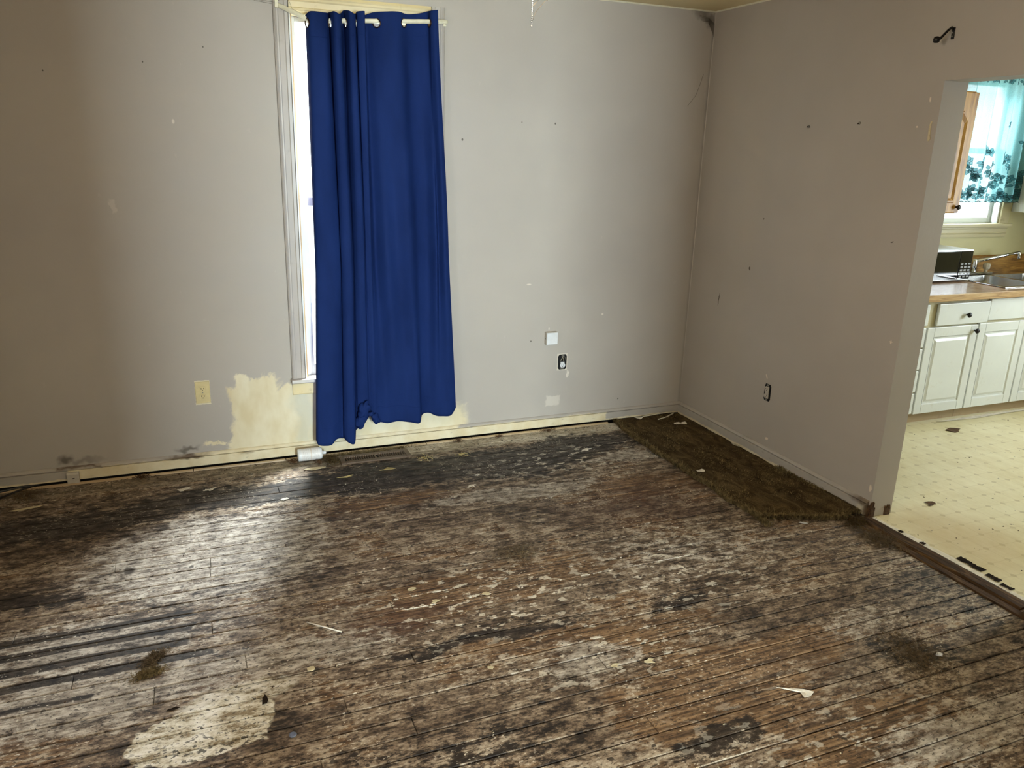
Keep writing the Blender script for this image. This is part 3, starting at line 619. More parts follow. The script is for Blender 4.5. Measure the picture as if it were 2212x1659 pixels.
CB = [(-2.373,-0.085,0.116),(-2.361,-0.110,0.092),(-2.300,-0.115,0.087),(-2.267,-0.105,0.114),(-2.229,-0.085,0.111),(-2.225,-0.105,0.115),(-2.207,-0.125,0.096),(-2.174,-0.125,0.086),(-2.160,-0.100,0.151),(-2.151,-0.070,0.145),(-2.140,-0.080,0.158),(-2.115,-0.085,0.173),(-2.091,-0.085,0.206),(-2.077,-0.080,0.222),(-2.063,-0.085,0.195),(-2.047,-0.090,0.171),(-2.022,-0.085,0.180),(-1.978,-0.082,0.168),(-1.923,-0.095,0.178),(-1.858,-0.100,0.167),(-1.801,-0.105,0.157),(-1.781,-0.085,0.198),(-1.740,-0.075,0.202),(-1.700,-0.085,0.184),(-1.669,-0.100,0.183),(-1.618,-0.105,0.185),(-1.585,-0.095,0.226)]
def crom(L, t):
    n = len(L)-1; t = max(0, min(n-1e-6, t)); i = int(t); f = t-i
    P = [L[max(0, i-1)], L[i], L[min(n, i+1)], L[min(n, i+2)]]
    return tuple(0.5*(2*b+(c-a)*f+(2*a-5*b+4*c-d)*f*f+(3*b-a-3*c+d)*f**3) for a, b, c, d in zip(*P))
def curtain_pt(u, v):
    """u in control units 0..26, v 0 top .. 1 bottom"""
    t = crom(CT, u); m_ = crom(CM, u); b = crom(CB, u)
    z = t[2]+(b[2]-t[2])*v; s = max(0.0, min(1.0, (t[2]-z)/(t[2]-b[2])))
    vm_ = 0.58
    if s < vm_: k = s/vm_; k2 = k*k*(3-2*k)*0.5+k*0.5; x = t[0]+(m_[0]-t[0])*k2; y = t[1]+(m_[1]-t[1])*k2
    else: k = (s-vm_)/(1-vm_); x = m_[0]+(b[0]-m_[0])*k; y = m_[1]+(b[1]-m_[1])*k
    y += 0.004*mnoise.noise((x*9, z*2.0, 1.3))*min(1, s*3)
    return Vector((x, y, z))
cur = thing('curtain', (-2.0, -.09, .09), 'long navy blue grommet curtain with knotted bottom hem', 'curtain')
NU, NV = 260, 150
GR = [(-2.315,-.085,2.187),(-2.229,-.080,2.194),(-2.155,-.080,2.200),(-2.098,-.080,2.205),(-1.999,-.080,2.212),(-1.862,-.080,2.223),(-1.734,-.075,2.234)]
gu = []
for g in GR:
    best = min(((curtain_pt(u*26/520, 0.02)-Vector(g)).to_2d().length, u*26/520) for u in range(521)); gu.append(best[1])
mb = MB(); vv = [(j/NV)**1.0 for j in range(NV+1)]
vv = [0.0] + [0.06*(i/24) for i in range(1, 25)] + [0.06+0.94*i/120 for i in range(1, 121)]
grid = [[curtain_pt(26*i/NU, v) for i in range(NU+1)] for v in vv]
for row in grid: mb.v += [tuple(p) for p in row]
gc = []
for u, g in zip(gu, GR):
    p = curtain_pt(u, 0); vz = (p.z-g[2])/(p.z-crom(CB, u)[2]); gc.append((u, curtain_pt(u, vz)))
for j in range(len(vv)-1):
    for i in range(NU):
        c = (grid[j][i]+grid[j+1][i+1])/2
        if vv[j] < 0.06 and any((c-g).length < 0.0175 for _, g in gc): continue
        mb.f.append((j*(NU+1)+i, j*(NU+1)+i+1, (j+1)*(NU+1)+i+1, (j+1)*(NU+1)+i))
pan = mb.build('panel', M['curtain'], cur, smooth=True, fix=False)
so = pan.modifiers.new('thickness', 'SOLIDIFY'); so.thickness = 0.0016; so.offset = 0
for u, g in gc:
    p = curtain_pt(max(0, u-.25), .03); q = curtain_pt(min(26, u+.25), .03); tx = (q-p); tx.z = 0; nrm = Vector((tx.y, -tx.x, 0))
    if nrm.length < 1e-5: nrm = Vector((0, 1, 0))
    MB().torus(g, 0.0195, 0.0032, nrm, 22, 8).build('grommet', M['bronze'], cur, smooth=True)
# sewn hem bands: heading tape line and bottom hem
for nm, v0 in (('heading_seam', 0.050), ('hem_seam', 0.955)):
    sm = MB(); path = [curtain_pt(26*i/200, v0) + Vector((0, -.0012, 0)) for i in range(201)]; sm.tube(path, 0.0007, 4); sm.build(nm, M['curtain'], cur, smooth=True)
# the tied knot in the hem
kn = MB()
def lobe(c, rx, ry, rz, rot, fold):
    bm = bmesh.new(); bmesh.ops.create_icosphere(bm, subdivisions=4, radius=1.0); i = len(kn.v); cr, sr = math.cos(rot), math.sin(rot)
    for v in bm.verts:
        a = math.atan2(v.co.z, v.co.x); k = 1+0.16*math.sin(fold*a+v.co.y*3)+0.05*mnoise.noise(v.co*3); x, y, z = v.co.x*rx*k, v.co.y*ry, v.co.z*rz*k
        kn.v.append((c[0]+x*cr-z*sr, c[1]+y, c[2]+x*sr+z*cr))
    for f_ in bm.faces: kn.f.append(tuple(i+v.index for v in f_.verts))
    bm.free()
lobe((-2.112, -.105, .268), .030, .020, .048, -0.35, 5); lobe((-2.078, -.112, .243), .016, .018, .013, 0.3, 3); lobe((-2.050, -.102, .213), .020, .016, .034, 0.45, 4)
lobe((-2.130, -.100, .205), .028, .016, .045, -0.3, 4)
kn.build('knot', M['curtain'], cur, smooth=True)

rod = thing('curtain_rod', (-2.45, 0, 2.26), 'thin cream curtain rod threaded through the navy curtain', 'curtain rod')
path = []
A, B_, C_ = Vector((-2.456, -.012, 2.266)), Vector((-2.317, -.080, 2.199)), Vector((-1.658, -.080, 2.246))
for i in range(9): k = i/8; p = A.lerp(B_, k); p.y = -.012-.068*math.sin(k*PI/2); path.append(p)
for i in range(1, 13): path.append(B_.lerp(C_, i/12))
MB().tube(path, 0.0105, 10, flat=0.5).build('flat_tube', M['rod'], rod, smooth=True)
MB().tube([(-1.69, -.080, 2.2435), (-1.650, -.080, 2.2466), (-1.640, -.070, 2.247), (-1.637, -.04, 2.248), (-1.637, -.022, 2.248)], 0.0085, 8, flat=0.6).build('return_end', M['rod'], rod, smooth=True)
MB().box(-2.464, -2.448, -.030, -.016, 2.25, 2.285).build('bracket', M['rod'], rod, bevel=.002)
MB().box(-1.645, -1.630, -.026, -.0165, 2.232, 2.264).build('bracket', M['rod'], rod, bevel=.002)

# ------------------------------------------------------------------ wall fittings
def receptacle(parent, c, face, s=1.0):
    """a single round-sided socket face; face: 'back' (faces -y) or 'right' (faces -x)"""
    n = 20; pts = []
    for i in range(n):
        a = 2*PI*i/n; x = 0.0168*math.cos(a); z = max(-0.0125, min(0.0125, 0.0168*math.sin(a))); pts.append((x*s, z*s))
    def put(pl, d0, d1):
        mbx = MB()
        if face == 'back': mbx.prism([(c[0]+p[0], c[2]+p[1]) for p in pl], 'y', c[1]-d0, c[1]-d1)
        else: mbx.prism([(c[1]+p[0], c[2]+p[1]) for p in pl], 'x', c[0]-d0, c[0]-d1)
        return mbx
    r = put(pts, 0, .004).build('receptacle', parent['rec_mat'] and M[parent['rec_mat']], parent, bevel=.0006)
    for (x, w, h) in ((-.0062, .0013, .0045), (.0062, .0013, .0038)):
        put([(x-w, .002-h), (x+w, .002-h), (x+w, .002+h), (x-w, .002+h)], .0040, .0044).build('slot', M['slot'], r)
    put([(.0024*math.cos(i*PI/5), -.0075+.0024*math.sin(i*PI/5)) for i in range(10)], .0040, .0044).build('ground_hole', M['slot'], r)
o1 = thing('outlet', (-2.92, 0, .355), 'ivory duplex outlet with cover plate left of the window', 'outlet'); o1['rec_mat'] = 'ivory'
MB().prism([(-2.955, .352), (-2.885, .352), (-2.885, .466), (-2.955, .466)], 'y', -.0055, 0).build('cover_plate', M['ivory'], o1, bevel=.002)
receptacle(o1, (-2.92, -.005, .429), 'back'); receptacle(o1, (-2.92, -.005, .389), 'back')
MB().lathe((-2.92, -.0065, .409), [(.003, 0), (.003, .0015)], 'y', 10).build('screw', M['zinc'], o1)

o2 = thing('outlet', (-.877, 0, .37), 'uncovered black outlet box with one dangling white socket beside the curtain', 'outlet'); o2['rec_mat'] = 'white_plastic'
bx = MB(); oct_ = [(-.020, .0), (.020, .0), (.0285, .010), (.0285, .082), (.020, .094), (-.020, .094), (-.0285, .082), (-.0285, .010)]
bx.prism([(-.877+p[0], .371+p[1]) for p in oct_], 'y', -.0015, 0); bx.build('box_opening', M['black_void'], o2)
MB().box(-.890, -.864, -.007, -.0015, .388, .420).build('socket_body', M['white_plastic'], o2, bevel=.002)
receptacle(o2, (-.877, -.006, .398), 'back'); MB().box(-.887, -.867, -.004, -.0015, .372, .386).build('strap', M['zinc'], o2, bevel=.001)
MB().box(-.884, -.866, -.004, -.0015, .448, .464).build('strap', M['zinc'], o2, bevel=.001)
MB().tube([(-.889, -.004, .424), (-.888, -.008, .437), (-.880, -.011, .449), (-.872, -.008, .440), (-.871, -.004, .424)], .0016, 6).build('wire', M['white_cable'], o2, smooth=True)
MB().tube([(-.858, -.003, .426), (-.860, -.008, .440), (-.866, -.006, .452)], .0014, 6).build('wire', M['zinc'], o2, smooth=True)

o3 = thing('outlet', (0, -.822, .34), 'uncovered double socket in the dim wall right of the corner', 'outlet'); o3['rec_mat'] = 'greyed_plastic'
bx = MB(); bx.prism([(-.822+p[0]*.9, .341+p[1]*1.03) for p in oct_], 'x', -.0015, 0); bx.build('box_opening', M['black_void'], o3)
MB().box(-.007, -.0015, -.836, -.808, .356, .424).build('socket_body', M['greyed_plastic'], o3, bevel=.002)
receptacle(o3, (-.006, -.822, .410), 'right', .95); receptacle(o3, (-.006, -.822, .371), 'right', .95)
MB().box(-.0035, -.0015, -.830, -.814, .426, .436).build('strap', M['zinc'], o3, bevel=.001); MB().box(-.0035, -.0015, -.830, -.814, .343, .353).build('strap', M['zinc'], o3, bevel=.001)

pb = thing('surface_box', (-.965, 0, .536), 'square white surface box on the wall above the uncovered outlet', 'wall box')
MB().box(-1.002, -.927, -.028, 0, .537, .613).build('body', M['greyed_plastic'], pb, bevel=.003)
MB().box(-.9995, -.9295, -.033, -.028, .5395, .6105).build('cover', M['white_plastic'], pb, bevel=.002)
MB().box(-1.0028, -1.002, -.016, -.012, .571, .578).build('knockout', M['slot'], pb)

jk = thing('phone_jack', (-3.545, -.016, .0), 'small cream phone jack on the left baseboard', 'phone jack')
MB().prism([(-.016, .006), (-.040, .006), (-.040, .052), (-.034, .060), (-.016, .060)], 'x', -3.575, -3.521).build('housing', M['greyed_plastic'], jk, bevel=.002)
MB().box(-3.553, -3.541, -.0405, -.0398, .030, .034).build('port', M['slot'], jk)

hk = thing('hook_bracket', (0, -1.632, 2.13), 'black iron curtain rod bracket high on the wall by the kitchen door', 'bracket')
MB().box(-.004, 0, -1.640, -1.625, 2.128, 2.172).build('plate', M['black_iron'], hk, bevel=.002)
MB().tube([(-.004, -1.632, 2.166), (-.014, -1.632, 2.170), (-.030, -1.632, 2.160), (-.060, -1.632, 2.132), (-.072, -1.632, 2.124)], [.0055, .0055, .005, .005, .006], 8).build('arm', M['black_iron'], hk, smooth=True)
MB().lathe((-.086, -1.632, 2.108), [(.007, 0), (.012, .003), (.013, .014), (.010, .022), (.006, .024)], 'z', 14).build('cup', M['black_iron'], hk, smooth=True)
for z in (2.138, 2.152): MB().lathe((-.0055, -1.632, z), [(.0032, 0), (.0026, .0015)], 'x', 10).build('screw', M['zinc'], hk)

for y, z, lab in ((-.875, 1.801, 'brass-grey wall anchor, the one nearer the corner'), (-1.206, 1.812, 'brass-grey wall anchor, the one nearer the kitchen door')):
    a = thing('wall_anchor', (0, y, z-.01), lab, 'wall anchor', 'anchors left in the right wall')
    MB().lathe((0, y, z), [(.007, -.0005), (.007, -.003), (.004, -.004)], 'x', 12).build('collar', M['zinc'], a)
    MB().tube([(0, y, z), (-.010, y+.002, z-.004)], .0025, 8).build('screw', M['bronze'], a)

fk = MB(); fk.prism([(-1.598, 1.735), (-1.603, 1.733), (-1.6115, 1.745), (-1.606, 1.752), (-1.603, 1.80), (-1.606, 1.812), (-1.600, 1.814), (-1.594, 1.79)], 'x', -.004, -.0005)
tag(own_origin(fk.build('paint_flake', M['cream_scrap'])), 'curled pale paint flake on the wall edge beside the kitchen doorway', 'paint flake')

# ------------------------------------------------------------------ ceiling fan with its lit glass and bead chain (only the chain and glass rim reach the view)
FX, FY = -2.16, -2.52
fan = thing('ceiling_fan', (FX, FY, HC), 'ceiling fan light with a beaded metal pull chain hanging into view', 'ceiling fan')
MB().lathe((FX, FY, HC), [(.065, 0), (.065, -.02), (.03, -.06), (.014, -.065)], 'z', 24).build('canopy', M['fan_white'], fan, smooth=True)
MB().lathe((FX, FY, HC-.06), [(.012, 0), (.012, -.10)], 'z', 12).build('downrod', M['fan_white'], fan, smooth=True)
MB().lathe((FX, FY, HC-.15), [(.03, 0), (.11, -.015), (.12, -.04), (.12, -.09), (.09, -.11), (.05, -.12)], 'z', 32).build('motor', M['fan_white'], fan, smooth=True)
for k in range(5):
    a = 2*PI*k/5+.35; bl = MB(); ca, sa = math.cos(a), math.sin(a)
    pl = [(.16, -.045), (.50, -.062), (.56, -.045), (.575, 0), (.56, .045), (.50, .062), (.16, .045)]
    bl.prism([(FX+p[0]*ca-p[1]*sa, FY+p[0]*sa+p[1]*ca) for p in pl], 'z', HC-.235, HC-.229); bl.box(0, 0, 0, 0, 0, 0) if False else None
    bl.build('blade', M['fan_white'], fan, bevel=.002)
    MB().tube([(FX+.10*ca, FY+.10*sa, HC-.225), (FX+.19*ca, FY+.19*sa, HC-.238)], .008, 6).build('blade_arm', M['bronze'], fan)
GL = MB().lathe((FX, FY, HC-.20), [(.05, 0), (.115, -.08), (.122, -.15), (.07, -.212), (.004, -.225)], 'z', 14)
GL.build('glass_shade', M['lamp_glass'], fan, smooth=True)
ch = MB(); cx, cy = -2.274, -2.62
zc = 1.8885
while zc < HC-.22: ch.ball((cx+.0006*math.sin(zc*20), cy, zc), .0017, 1); zc += .0038
ch.build('pull_chain', M['chrome'], fan, smooth=True)
MB().tube([(cx, cy, HC-.22), (FX-.07, FY-.06, HC-.205)], .003, 6).build('chain_arm', M['bronze'], fan)

# ------------------------------------------------------------------ kitchen
CF = -0.69; CTZ = 0.865
def raised_panel(x0, x1, z0, z1, y, parent, mat, mg=.062):
    """raised centre panel with a sunken groove around it"""
    a, b, c, d = x0+mg, x1-mg, z0+mg, z1-mg; g = .014
    p = MB(); rings = [((a, c), (b, d), y-.0005), ((a+.004, c+.004), (b-.004, d-.004), y+.006), ((a+g, c+g), (b-g, d-g), y+.006), ((a+g+.016, c+g+.016), (b-g-.016, d-g-.016), y-.001)]
    for (lo, hi, yy) in rings: p.v += [(lo[0], yy, lo[1]), (hi[0], yy, lo[1]), (hi[0], yy, hi[1]), (lo[0], yy, hi[1])]
    for r in range(3):
        for k in range(4): p.f.append((r*4+k, r*4+(k+1) % 4, (r+1)*4+(k+1) % 4, (r+1)*4+k))
    p.f.append((12, 13, 14, 15)); return p.build('raised_panel', mat, parent)
def door_leaf(parent, x0, x1, z0, z1, y, mat, name='door', mg=.062):
    f = MB(); m_ = mg
    f.box(x0, x0+m_, y, y+.019, z0, z1).box(x1-m_, x1, y, y+.019, z0, z1).box(x0+m_, x1-m_, y, y+.019, z0, z0+m_).box(x0+m_, x1-m_, y, y+.019, z1-m_, z1)
    f.box(x0+m_, x1-m_, y+.008, y+.019, z0+m_, z1-m_)
    d = f.build(name, mat, parent, bevel=.0035); raised_panel(x0, x1, z0, z1, y, d, mat, mg); return d
def knob(parent, x, y, z):
    k = MB().lathe((x, y, z), [(.006, 0), (.006, -.012), (.015, -.016), (.017, -.022), (.013, -.028), (.004, -.030)], 'y', 16); return k.build('knob', M['black_iron'], parent, smooth=True)
def drawer_front(parent, x0, x1, z0, z1, y, name='drawer'):
    return MB().prism([(x0, z0), (x1, z0), (x1, z1), (x0, z1)], 'y', y, y+.019).build(name, M['cab_white'], parent, bevel=.006)
YB = CF+.019
def carcass(parent, x0, x1):
    MB().box(x0, x1, YB, KY-.002, .085, CTZ-.04).build('carcass', M['cab_frame'], parent)
    MB().box(x0, x1, CF+.06, CF+.075, .002, .085).build('toe_kick', M['toe'], parent)
cA = thing('base_cabinet', (1.1, CF, 0), 'white drawer base cabinet half hidden by the doorway wall', 'cabinet')
carcass(cA, .80, 1.306)
for z0, z1 in ((.665, .800), (.525, .652), (.380, .518), (.230, .374), (.085, .224)):
    d = drawer_front(cA, (.90), 1.304 if z0 > .6 else 1.30, z0, z1, CF); knob(d, 1.10, CF, (z0+z1)/2)
cB = thing('base_cabinet', (1.58, CF, 0), 'white base cabinet with a knobbed drawer above one panel door', 'cabinet')
carcass(cB, 1.308, 1.762)
d = drawer_front(cB, 1.376, 1.832, .660, .800, CF-.002); knob(d, 1.627, CF-.002, .722)
d = door_leaf(cB, 1.312, 1.757, .080, .650, CF, M['cab_white']); knob(d, 1.728, CF, .612)
cC = thing('base_cabinet', (2.2, CF, 0), 'white sink base cabinet with a blank front and two panel doors', 'cabinet')
MB().box(1.764, 2.72, YB, KY-.002, .085, .675).build('carcass', M['cab_frame'], cC); MB().box(1.764, 2.72, CF+.06, CF+.075, .002, .085).build('toe_kick', M['toe'], cC); MB().box(1.764, 2.72, YB, YB+.02, .676, CTZ-.043).build('front_rail', M['cab_frame'], cC)
MB().box(1.836, 2.70, CF+.001, YB, .672, .812).build('false_front', M['cab_white'], cC, bevel=.002)
door_leaf(cC, 1.768, 2.200, .080, .655, CF, M['cab_white']); door_leaf(cC, 2.212, 2.66, .080, .655, CF, M['cab_white'])

SX0, SX1, SY0, SY1 = 2.02, 2.86, -.625, -.085     # sink cut-out
ct = thing('countertop', (1.9, -.4, CTZ-.04), 'brown laminate countertop with an oak front edge', 'countertop')
tp = MB()
for b in ((.75, SX0, -.715, KY-.001), (SX1, KX-.005, -.715, KY-.001), (SX0, SX1, -.715, SY0), (SX0, SX1, SY1, KY-.001)): tp.box(b[0], b[1], b[2], b[3], CTZ-.035, CTZ)
tp.build('top', M['counter'], ct)
MB().box(.75, KX-.005, -.728, -.7155, CTZ-.042, CTZ+.001).build('front_edge', M['counter_edge'], ct, bevel=.002)
bs = MB().prism([(KY-.002, CTZ+.001), (KY-.022, CTZ+.001), (KY-.022, .985), (KY-.014, .995), (KY-.002, .995)], 'x', .75, KX-.005).build('backsplash', M['backsplash'])
tag(own_origin(bs), 'stained wooden backsplash board behind the faucet', 'backsplash')
sk = thing('sink', (2.44, -.36, CTZ), 'double-basin stainless steel sink set in the brown countertop', 'sink')
rim = MB(); r0, r1 = CTZ+.001, CTZ+.006; bx0, bxm, bx1 = SX0+.025, (SX0+SX1)/2, SX1-.025; by0, by1 = SY0+.02, SY1-.10
for b in ((SX0-.012, bx0, SY0-.012, SY1+.012), (bx1, SX1+.012, SY0-.012, SY1+.012), (bx0, bx1, SY0-.012, by0), (bx0, bx1, by1, SY1+.012), (bxm-.014, bxm+.014, by0, by1)): rim.box(b[0], b[1], b[2], b[3], r0, r1)
rim.build('rim', M['chrome'], sk, bevel=.002)
for (a, b) in ((bx0, bxm-.014), (bxm+.014, bx1)):
    bs_ = MB(); nn = 8
    def ring(x0, x1, y0, y1, z, r):
        out = []
        for (cx_, cy_, s0) in ((x1-r, y1-r, 0), (x0+r, y1-r, 1), (x0+r, y0+r, 2), (x1-r, y0+r, 3)):
            for i in range(nn): an = (s0+i/(nn-1))*PI/2; out.append((cx_+r*math.cos(an), cy_+r*math.sin(an), z))
        return out
    R_ = [ring(a, b, by0, by1, r1-.001, .05), ring(a+.012, b-.012, by0+.012, by1-.012, r1-.14, .055), ring(a+.04, b-.04, by0+.04, by1-.04, r1-.165, .05)]
    for r in R_: bs_.v += r
    L_ = len(R_[0])
    for k in range(2):
        for i in range(L_): bs_.f.append((k*L_+i, k*L_+(i+1) % L_, (k+1)*L_+(i+1) % L_, (k+1)*L_+i))
    bs_.f.append(tuple(2*L_+i for i in range(L_)))
    bn = bs_.build('basin', M['steel'], sk, smooth=True, fix=False)
    MB().lathe(((a+b)/2, (by0+by1)/2, r1-.164), [(.035, 0), (.035, .002), (.02, .001)], 'z', 18).build('drain', M['chrome'], bn)
fa = thing('faucet', (2.37, -.135, CTZ), 'chrome faucet with long straight spout and two clear knobs', 'faucet')
MB().box(2.235, 2.50, -.165, -.105, CTZ+.006, CTZ+.024).build('deck_plate', M['chrome'], fa, bevel=.004)
MB().lathe((2.325, -.14, CTZ+.024), [(.020, 0), (.019, .05), (.017, .085), (.010, .095)], 'z', 18).build('spout_body', M['chrome'], fa, smooth=True)
MB().tube([(2.33, -.14, .965), (2.42, -.16, .982), (2.56, -.19, 1.010), (2.665, -.215, 1.032)], [.012, .011, .010, .010], 10).build('spout', M['chrome'], fa, smooth=True)
MB().lathe((2.668, -.216, .985), [(.010, 0), (.012, .004), (.012, .03), (.010, .052)], 'z', 14).build('aerator', M['chrome'], fa, smooth=True)
for x in (2.262, 2.462):
    MB().lathe((x, -.135, CTZ+.024), [(.012, 0), (.012, .012), (.024, .02), (.027, .045), (.022, .058), (.008, .06)], 'z', 10).build('knob', M['acrylic'], fa)
mw = thing('microwave', (1.75, -.22, CTZ), 'silver and black microwave oven standing left of the sink', 'microwave')
mx0, mx1, my0, my1, mz0, mz1 = 1.545, 2.005, -.365, -.075, CTZ+.012, 1.085
MB().box(mx0, mx1, my0+.02, my1, mz0, mz1).build('case', M['mw_body'], mw, bevel=.006)
MB().box(mx0, mx1, my0, my0+.02, mz0, mz1).build('front_frame', M['mw_body'], mw, bevel=.004)
MB().box(mx0+.008, mx1-.125, my0-.005, my0, mz0+.010, mz1-.010).build('door_glass', M['mw_black'], mw, bevel=.002)
cp = MB().box(mx1-.120, mx1-.008, my0-.005, my0, mz0+.010, mz1-.010).build('control_panel', M['mw_black'], mw, bevel=.002)
for r in range(5):
    for c in range(3): MB().box(mx1-.108+c*.034, mx1-.086+c*.034, my0-.0058, my0-.005, mz0+.022+r*.021, mz0+.034+r*.021).build('key', M['mw_key'], cp)
for x in (mx0+.04, mx1-.04):
    for y in (my0+.05, my1-.04): MB().lathe((x, y, CTZ+.0006), [(.012, 0), (.012, .013)], 'z', 10).build('foot', M['slot'], mw)

uc = thing('wall_cabinet', (1.5, KY, 1.325), 'honey oak wall cabinet with arched door panel beside the window', 'cabinet')
UF = -.37
MB().box(1.10, 1.772, UF+.02, KY-.001, 1.325, 2.078).build('carcass', M['cab_wood'], uc, bevel=.002)
dl = MB(); x0, x1, z0, z1 = 1.325, 1.778, 1.328, 2.072
dl.box(x0, x1, UF, UF+.019, z0, z1); dl = dl.build('door', M['cab_wood'], uc, bevel=.004)
def octo(g): a, b, c, d = x0+.065+g, x1-.062-g, z0+.065+g, z1-.115-g; k = .045; return [(a, c), (b, c), (b, d-k), (b-k, d), (a+k, d), (a, d-k)]
gp = MB(); rs = [(octo(0), UF-.0003), (octo(.005), UF-.010), (octo(.013), UF-.010), (octo(.03), UF-.002)]
for pl, yy in rs: gp.v += [(p[0], yy, p[1]) for p in pl]
for r in range(3):
    for k in range(6): gp.f.append((r*6+k, r*6+(k+1) % 6, (r+1)*6+(k+1) % 6, (r+1)*6+k))
gp.f.append(tuple(range(18, 24))); gp.build('arched_moulding', M['cab_wood'], dl)
knob(dl, 1.752, UF, 1.366)
door_leaf(uc, 1.105, 1.318, z0, z1, UF, M['cab_wood'], mg=.05)
ur = thing('wall_cabinet', (3.0, KY, 1.31), 'plain white wall cabinet right of the kitchen window', 'cabinet')
MB().box(2.715, 3.3, UF+.02, KY-.001, 1.31, 2.078).build('carcass', M['cab_white'], ur, bevel=.003)
door_leaf(ur, 2.718, 3.0, 1.315, 2.072, UF, M['cab_white']); door_leaf(ur, 3.004, 3.297, 1.315, 2.072, UF, M['cab_white'])

# lace curtain in the kitchen window
lc = thing('lace_curtain', (2.35, -.11, 1.39), 'sheer teal lace curtain with leaf embroidery in the kitchen window', 'curtain')
LX0, LX1, LZ0, LZ1 = 1.90, 2.70, 1.385, 2.235
def lace_pt(u, v):
    x = LX0+(LX1-LX0)*u; a = 0.010+0.008*v
    y = -.105 + a*math.sin(u*2*PI*9+0.8*math.sin(u*7)) + 0.008*math.sin(u*2*PI*4+1.0)
    z = LZ1+(LZ0-LZ1)*v - (0.006*abs(math.sin(u*PI*22)) if v > .999 else 0)
    return Vector((x, y, z))
lm = MB(); nu, nv = 240, 40
for j in range(nv+1):
    for i in range(nu+1): lm.v.append(tuple(lace_pt(i/nu, j/nv)))
for j in range(nv):
    for i in range(nu): lm.f.append((j*(nu+1)+i, j*(nu+1)+i+1, (j+1)*(nu+1)+i+1, (j+1)*(nu+1)+i))
lm.build('sheer_panel', M['sheer'], lc, smooth=True, fix=False)
lf = MB(); le = MB(); rr = random.Random(5)
def leaf(u, v, size, ang):
    P0 = lace_pt(u, v); out = []
    for t, w in ((0, 0), (.25, .30), (.5, .36), (.75, .24), (1, 0)): out.append((t, w))
    prof = [(t-.5, w) for t, w in out] + [(t-.5, -w) for t, w in out[-2:0:-1]]
    ca, sa = math.cos(ang), math.sin(ang); pts = []
    for (a, b) in prof:
        x = (a*ca-b*sa)*size; z = (a*sa+b*ca)*size; uu = min(1, max(0, u+x/(LX1-LX0))); vv_ = min(.999, max(0, v-z/(LZ1-LZ0))); p = lace_pt(uu, vv_); p.y -= .0025; pts.append(p)
    i = len(lf.v); lf.v += [tuple(p) for p in pts]; lf.f.append(tuple(range(i, i+len(pts))))
    le.tube([tuple(p+Vector((0, -.0008, 0))) for p in pts+pts[:1]], .0011, 4, cap=False)
def spray(u, v, s):
    n = rr.choice((3, 4, 5)); a0 = rr.uniform(0, 6.28)
    for k in range(n):
        a = a0+2*PI*k/n; leaf(u+.6*s*math.cos(a)/(LX1-LX0), v-.6*s*math.sin(a)/(LZ1-LZ0), s, a)
for i in range(105):
    v = 1-abs(rr.gauss(0, .22))
    if v > .985 or v < .35: continue
    spray(rr.uniform(.02, .98), v, rr.uniform(.022, .034))
for i in range(14): spray((i+.5)/14, .055, .02)
for i in range(13): spray((i+.5)/13, .955, .028)
lf.build('embroidered_leaves', M['lace'], lc, fix=False)['kind'] = 'stuff'
le.build('leaf_outlines', M['lace_edge'], lc)['kind'] = 'stuff'
MB().tube([tuple(lace_pt(i/240, 1.0)+Vector((0, -.002, 0))) for i in range(241)], .003, 5).build('scalloped_hem', M['lace_edge'], lc, smooth=True)
MB().tube([tuple(lace_pt(i/240, .02)+Vector((0, -.004, .0))) for i in range(241)], .002, 5).build('heading', M['lace'], lc, smooth=True)
lr = thing('lace_curtain_rod', (1.9, -.1, 2.22), 'slim white rod carrying the lace curtain', 'curtain rod')
MB().tube([(1.87, -.105, 2.222), (2.712, -.105, 2.222)], .006, 10).build('tube', M['rod'], lr, smooth=True)
for x in (1.885, 2.70): MB().box(x-.006, x+.006, -.105, -.068, 2.214, 2.230).build('bracket', M['rod'], lr)

# ------------------------------------------------------------------ things on the floor
reg = thing('floor_register', (-2.07, -.15, 0), 'brown metal floor register with slanted louvres under the curtain', 'floor vent')
vx0, vx1, vy0, vy1 = -2.262, -1.875, -.207, -.092
fr = MB()
for b in ((vx0, vx0+.028, vy0, vy1), (vx1-.028, vx1, vy0, vy1), (vx0+.028, vx1-.028, vy0, vy0+.030), (vx0+.028, vx1-.028, vy1-.030, vy1), (-2.075, -2.063, vy0+.03, vy1-.03)): fr.box(b[0], b[1], b[2], b[3], .001, .011)
fr.build('frame', M['vent'], reg, bevel=.002)
MB().box(vx0+.02, vx1-.02, vy0+.02, vy1-.02, .001, .003).build('duct_dark_plate', M['black_void'], reg)  # black plate on the boards, painted in for the dark of the duct
for i in range(26):
    x = vx0+.036+i*.0126
    if abs(x+2.069) < .010: continue
    MB().prism([(x, .0035), (x+.002, .0035), (x+.0065, .010), (x+.0045, .010)], 'y', vy0+.029, vy1-.029).build('slat', M['vent'], reg)

bt = thing('plastic_bottle', (-2.405, -.075, 0), 'white plastic bottle with a printed label lying against the baseboard', 'bottle')
bb = MB().lathe((-2.405, -.078, .0355), [(.006, -.068), (.030, -.068), (.033, -.064), (.0335, -.055), (.0335, .050), (.031, .058), (.018, .062), (.010, .064)], 'x', 32).build('body', M['white_plastic'], bt, smooth=True)
lb = MB().lathe((-2.405, -.078, .0355), [(.0338, -.050), (.0338, .046)], 'x', 32, cap=False).build('label', M['label'], bt, smooth=True)
MB().lathe((-2.405, -.078, .0355), [(.009, .064), (.009, .080), (.006, .083)], 'x', 14).build('neck', M['white_plastic'], bt, smooth=True)

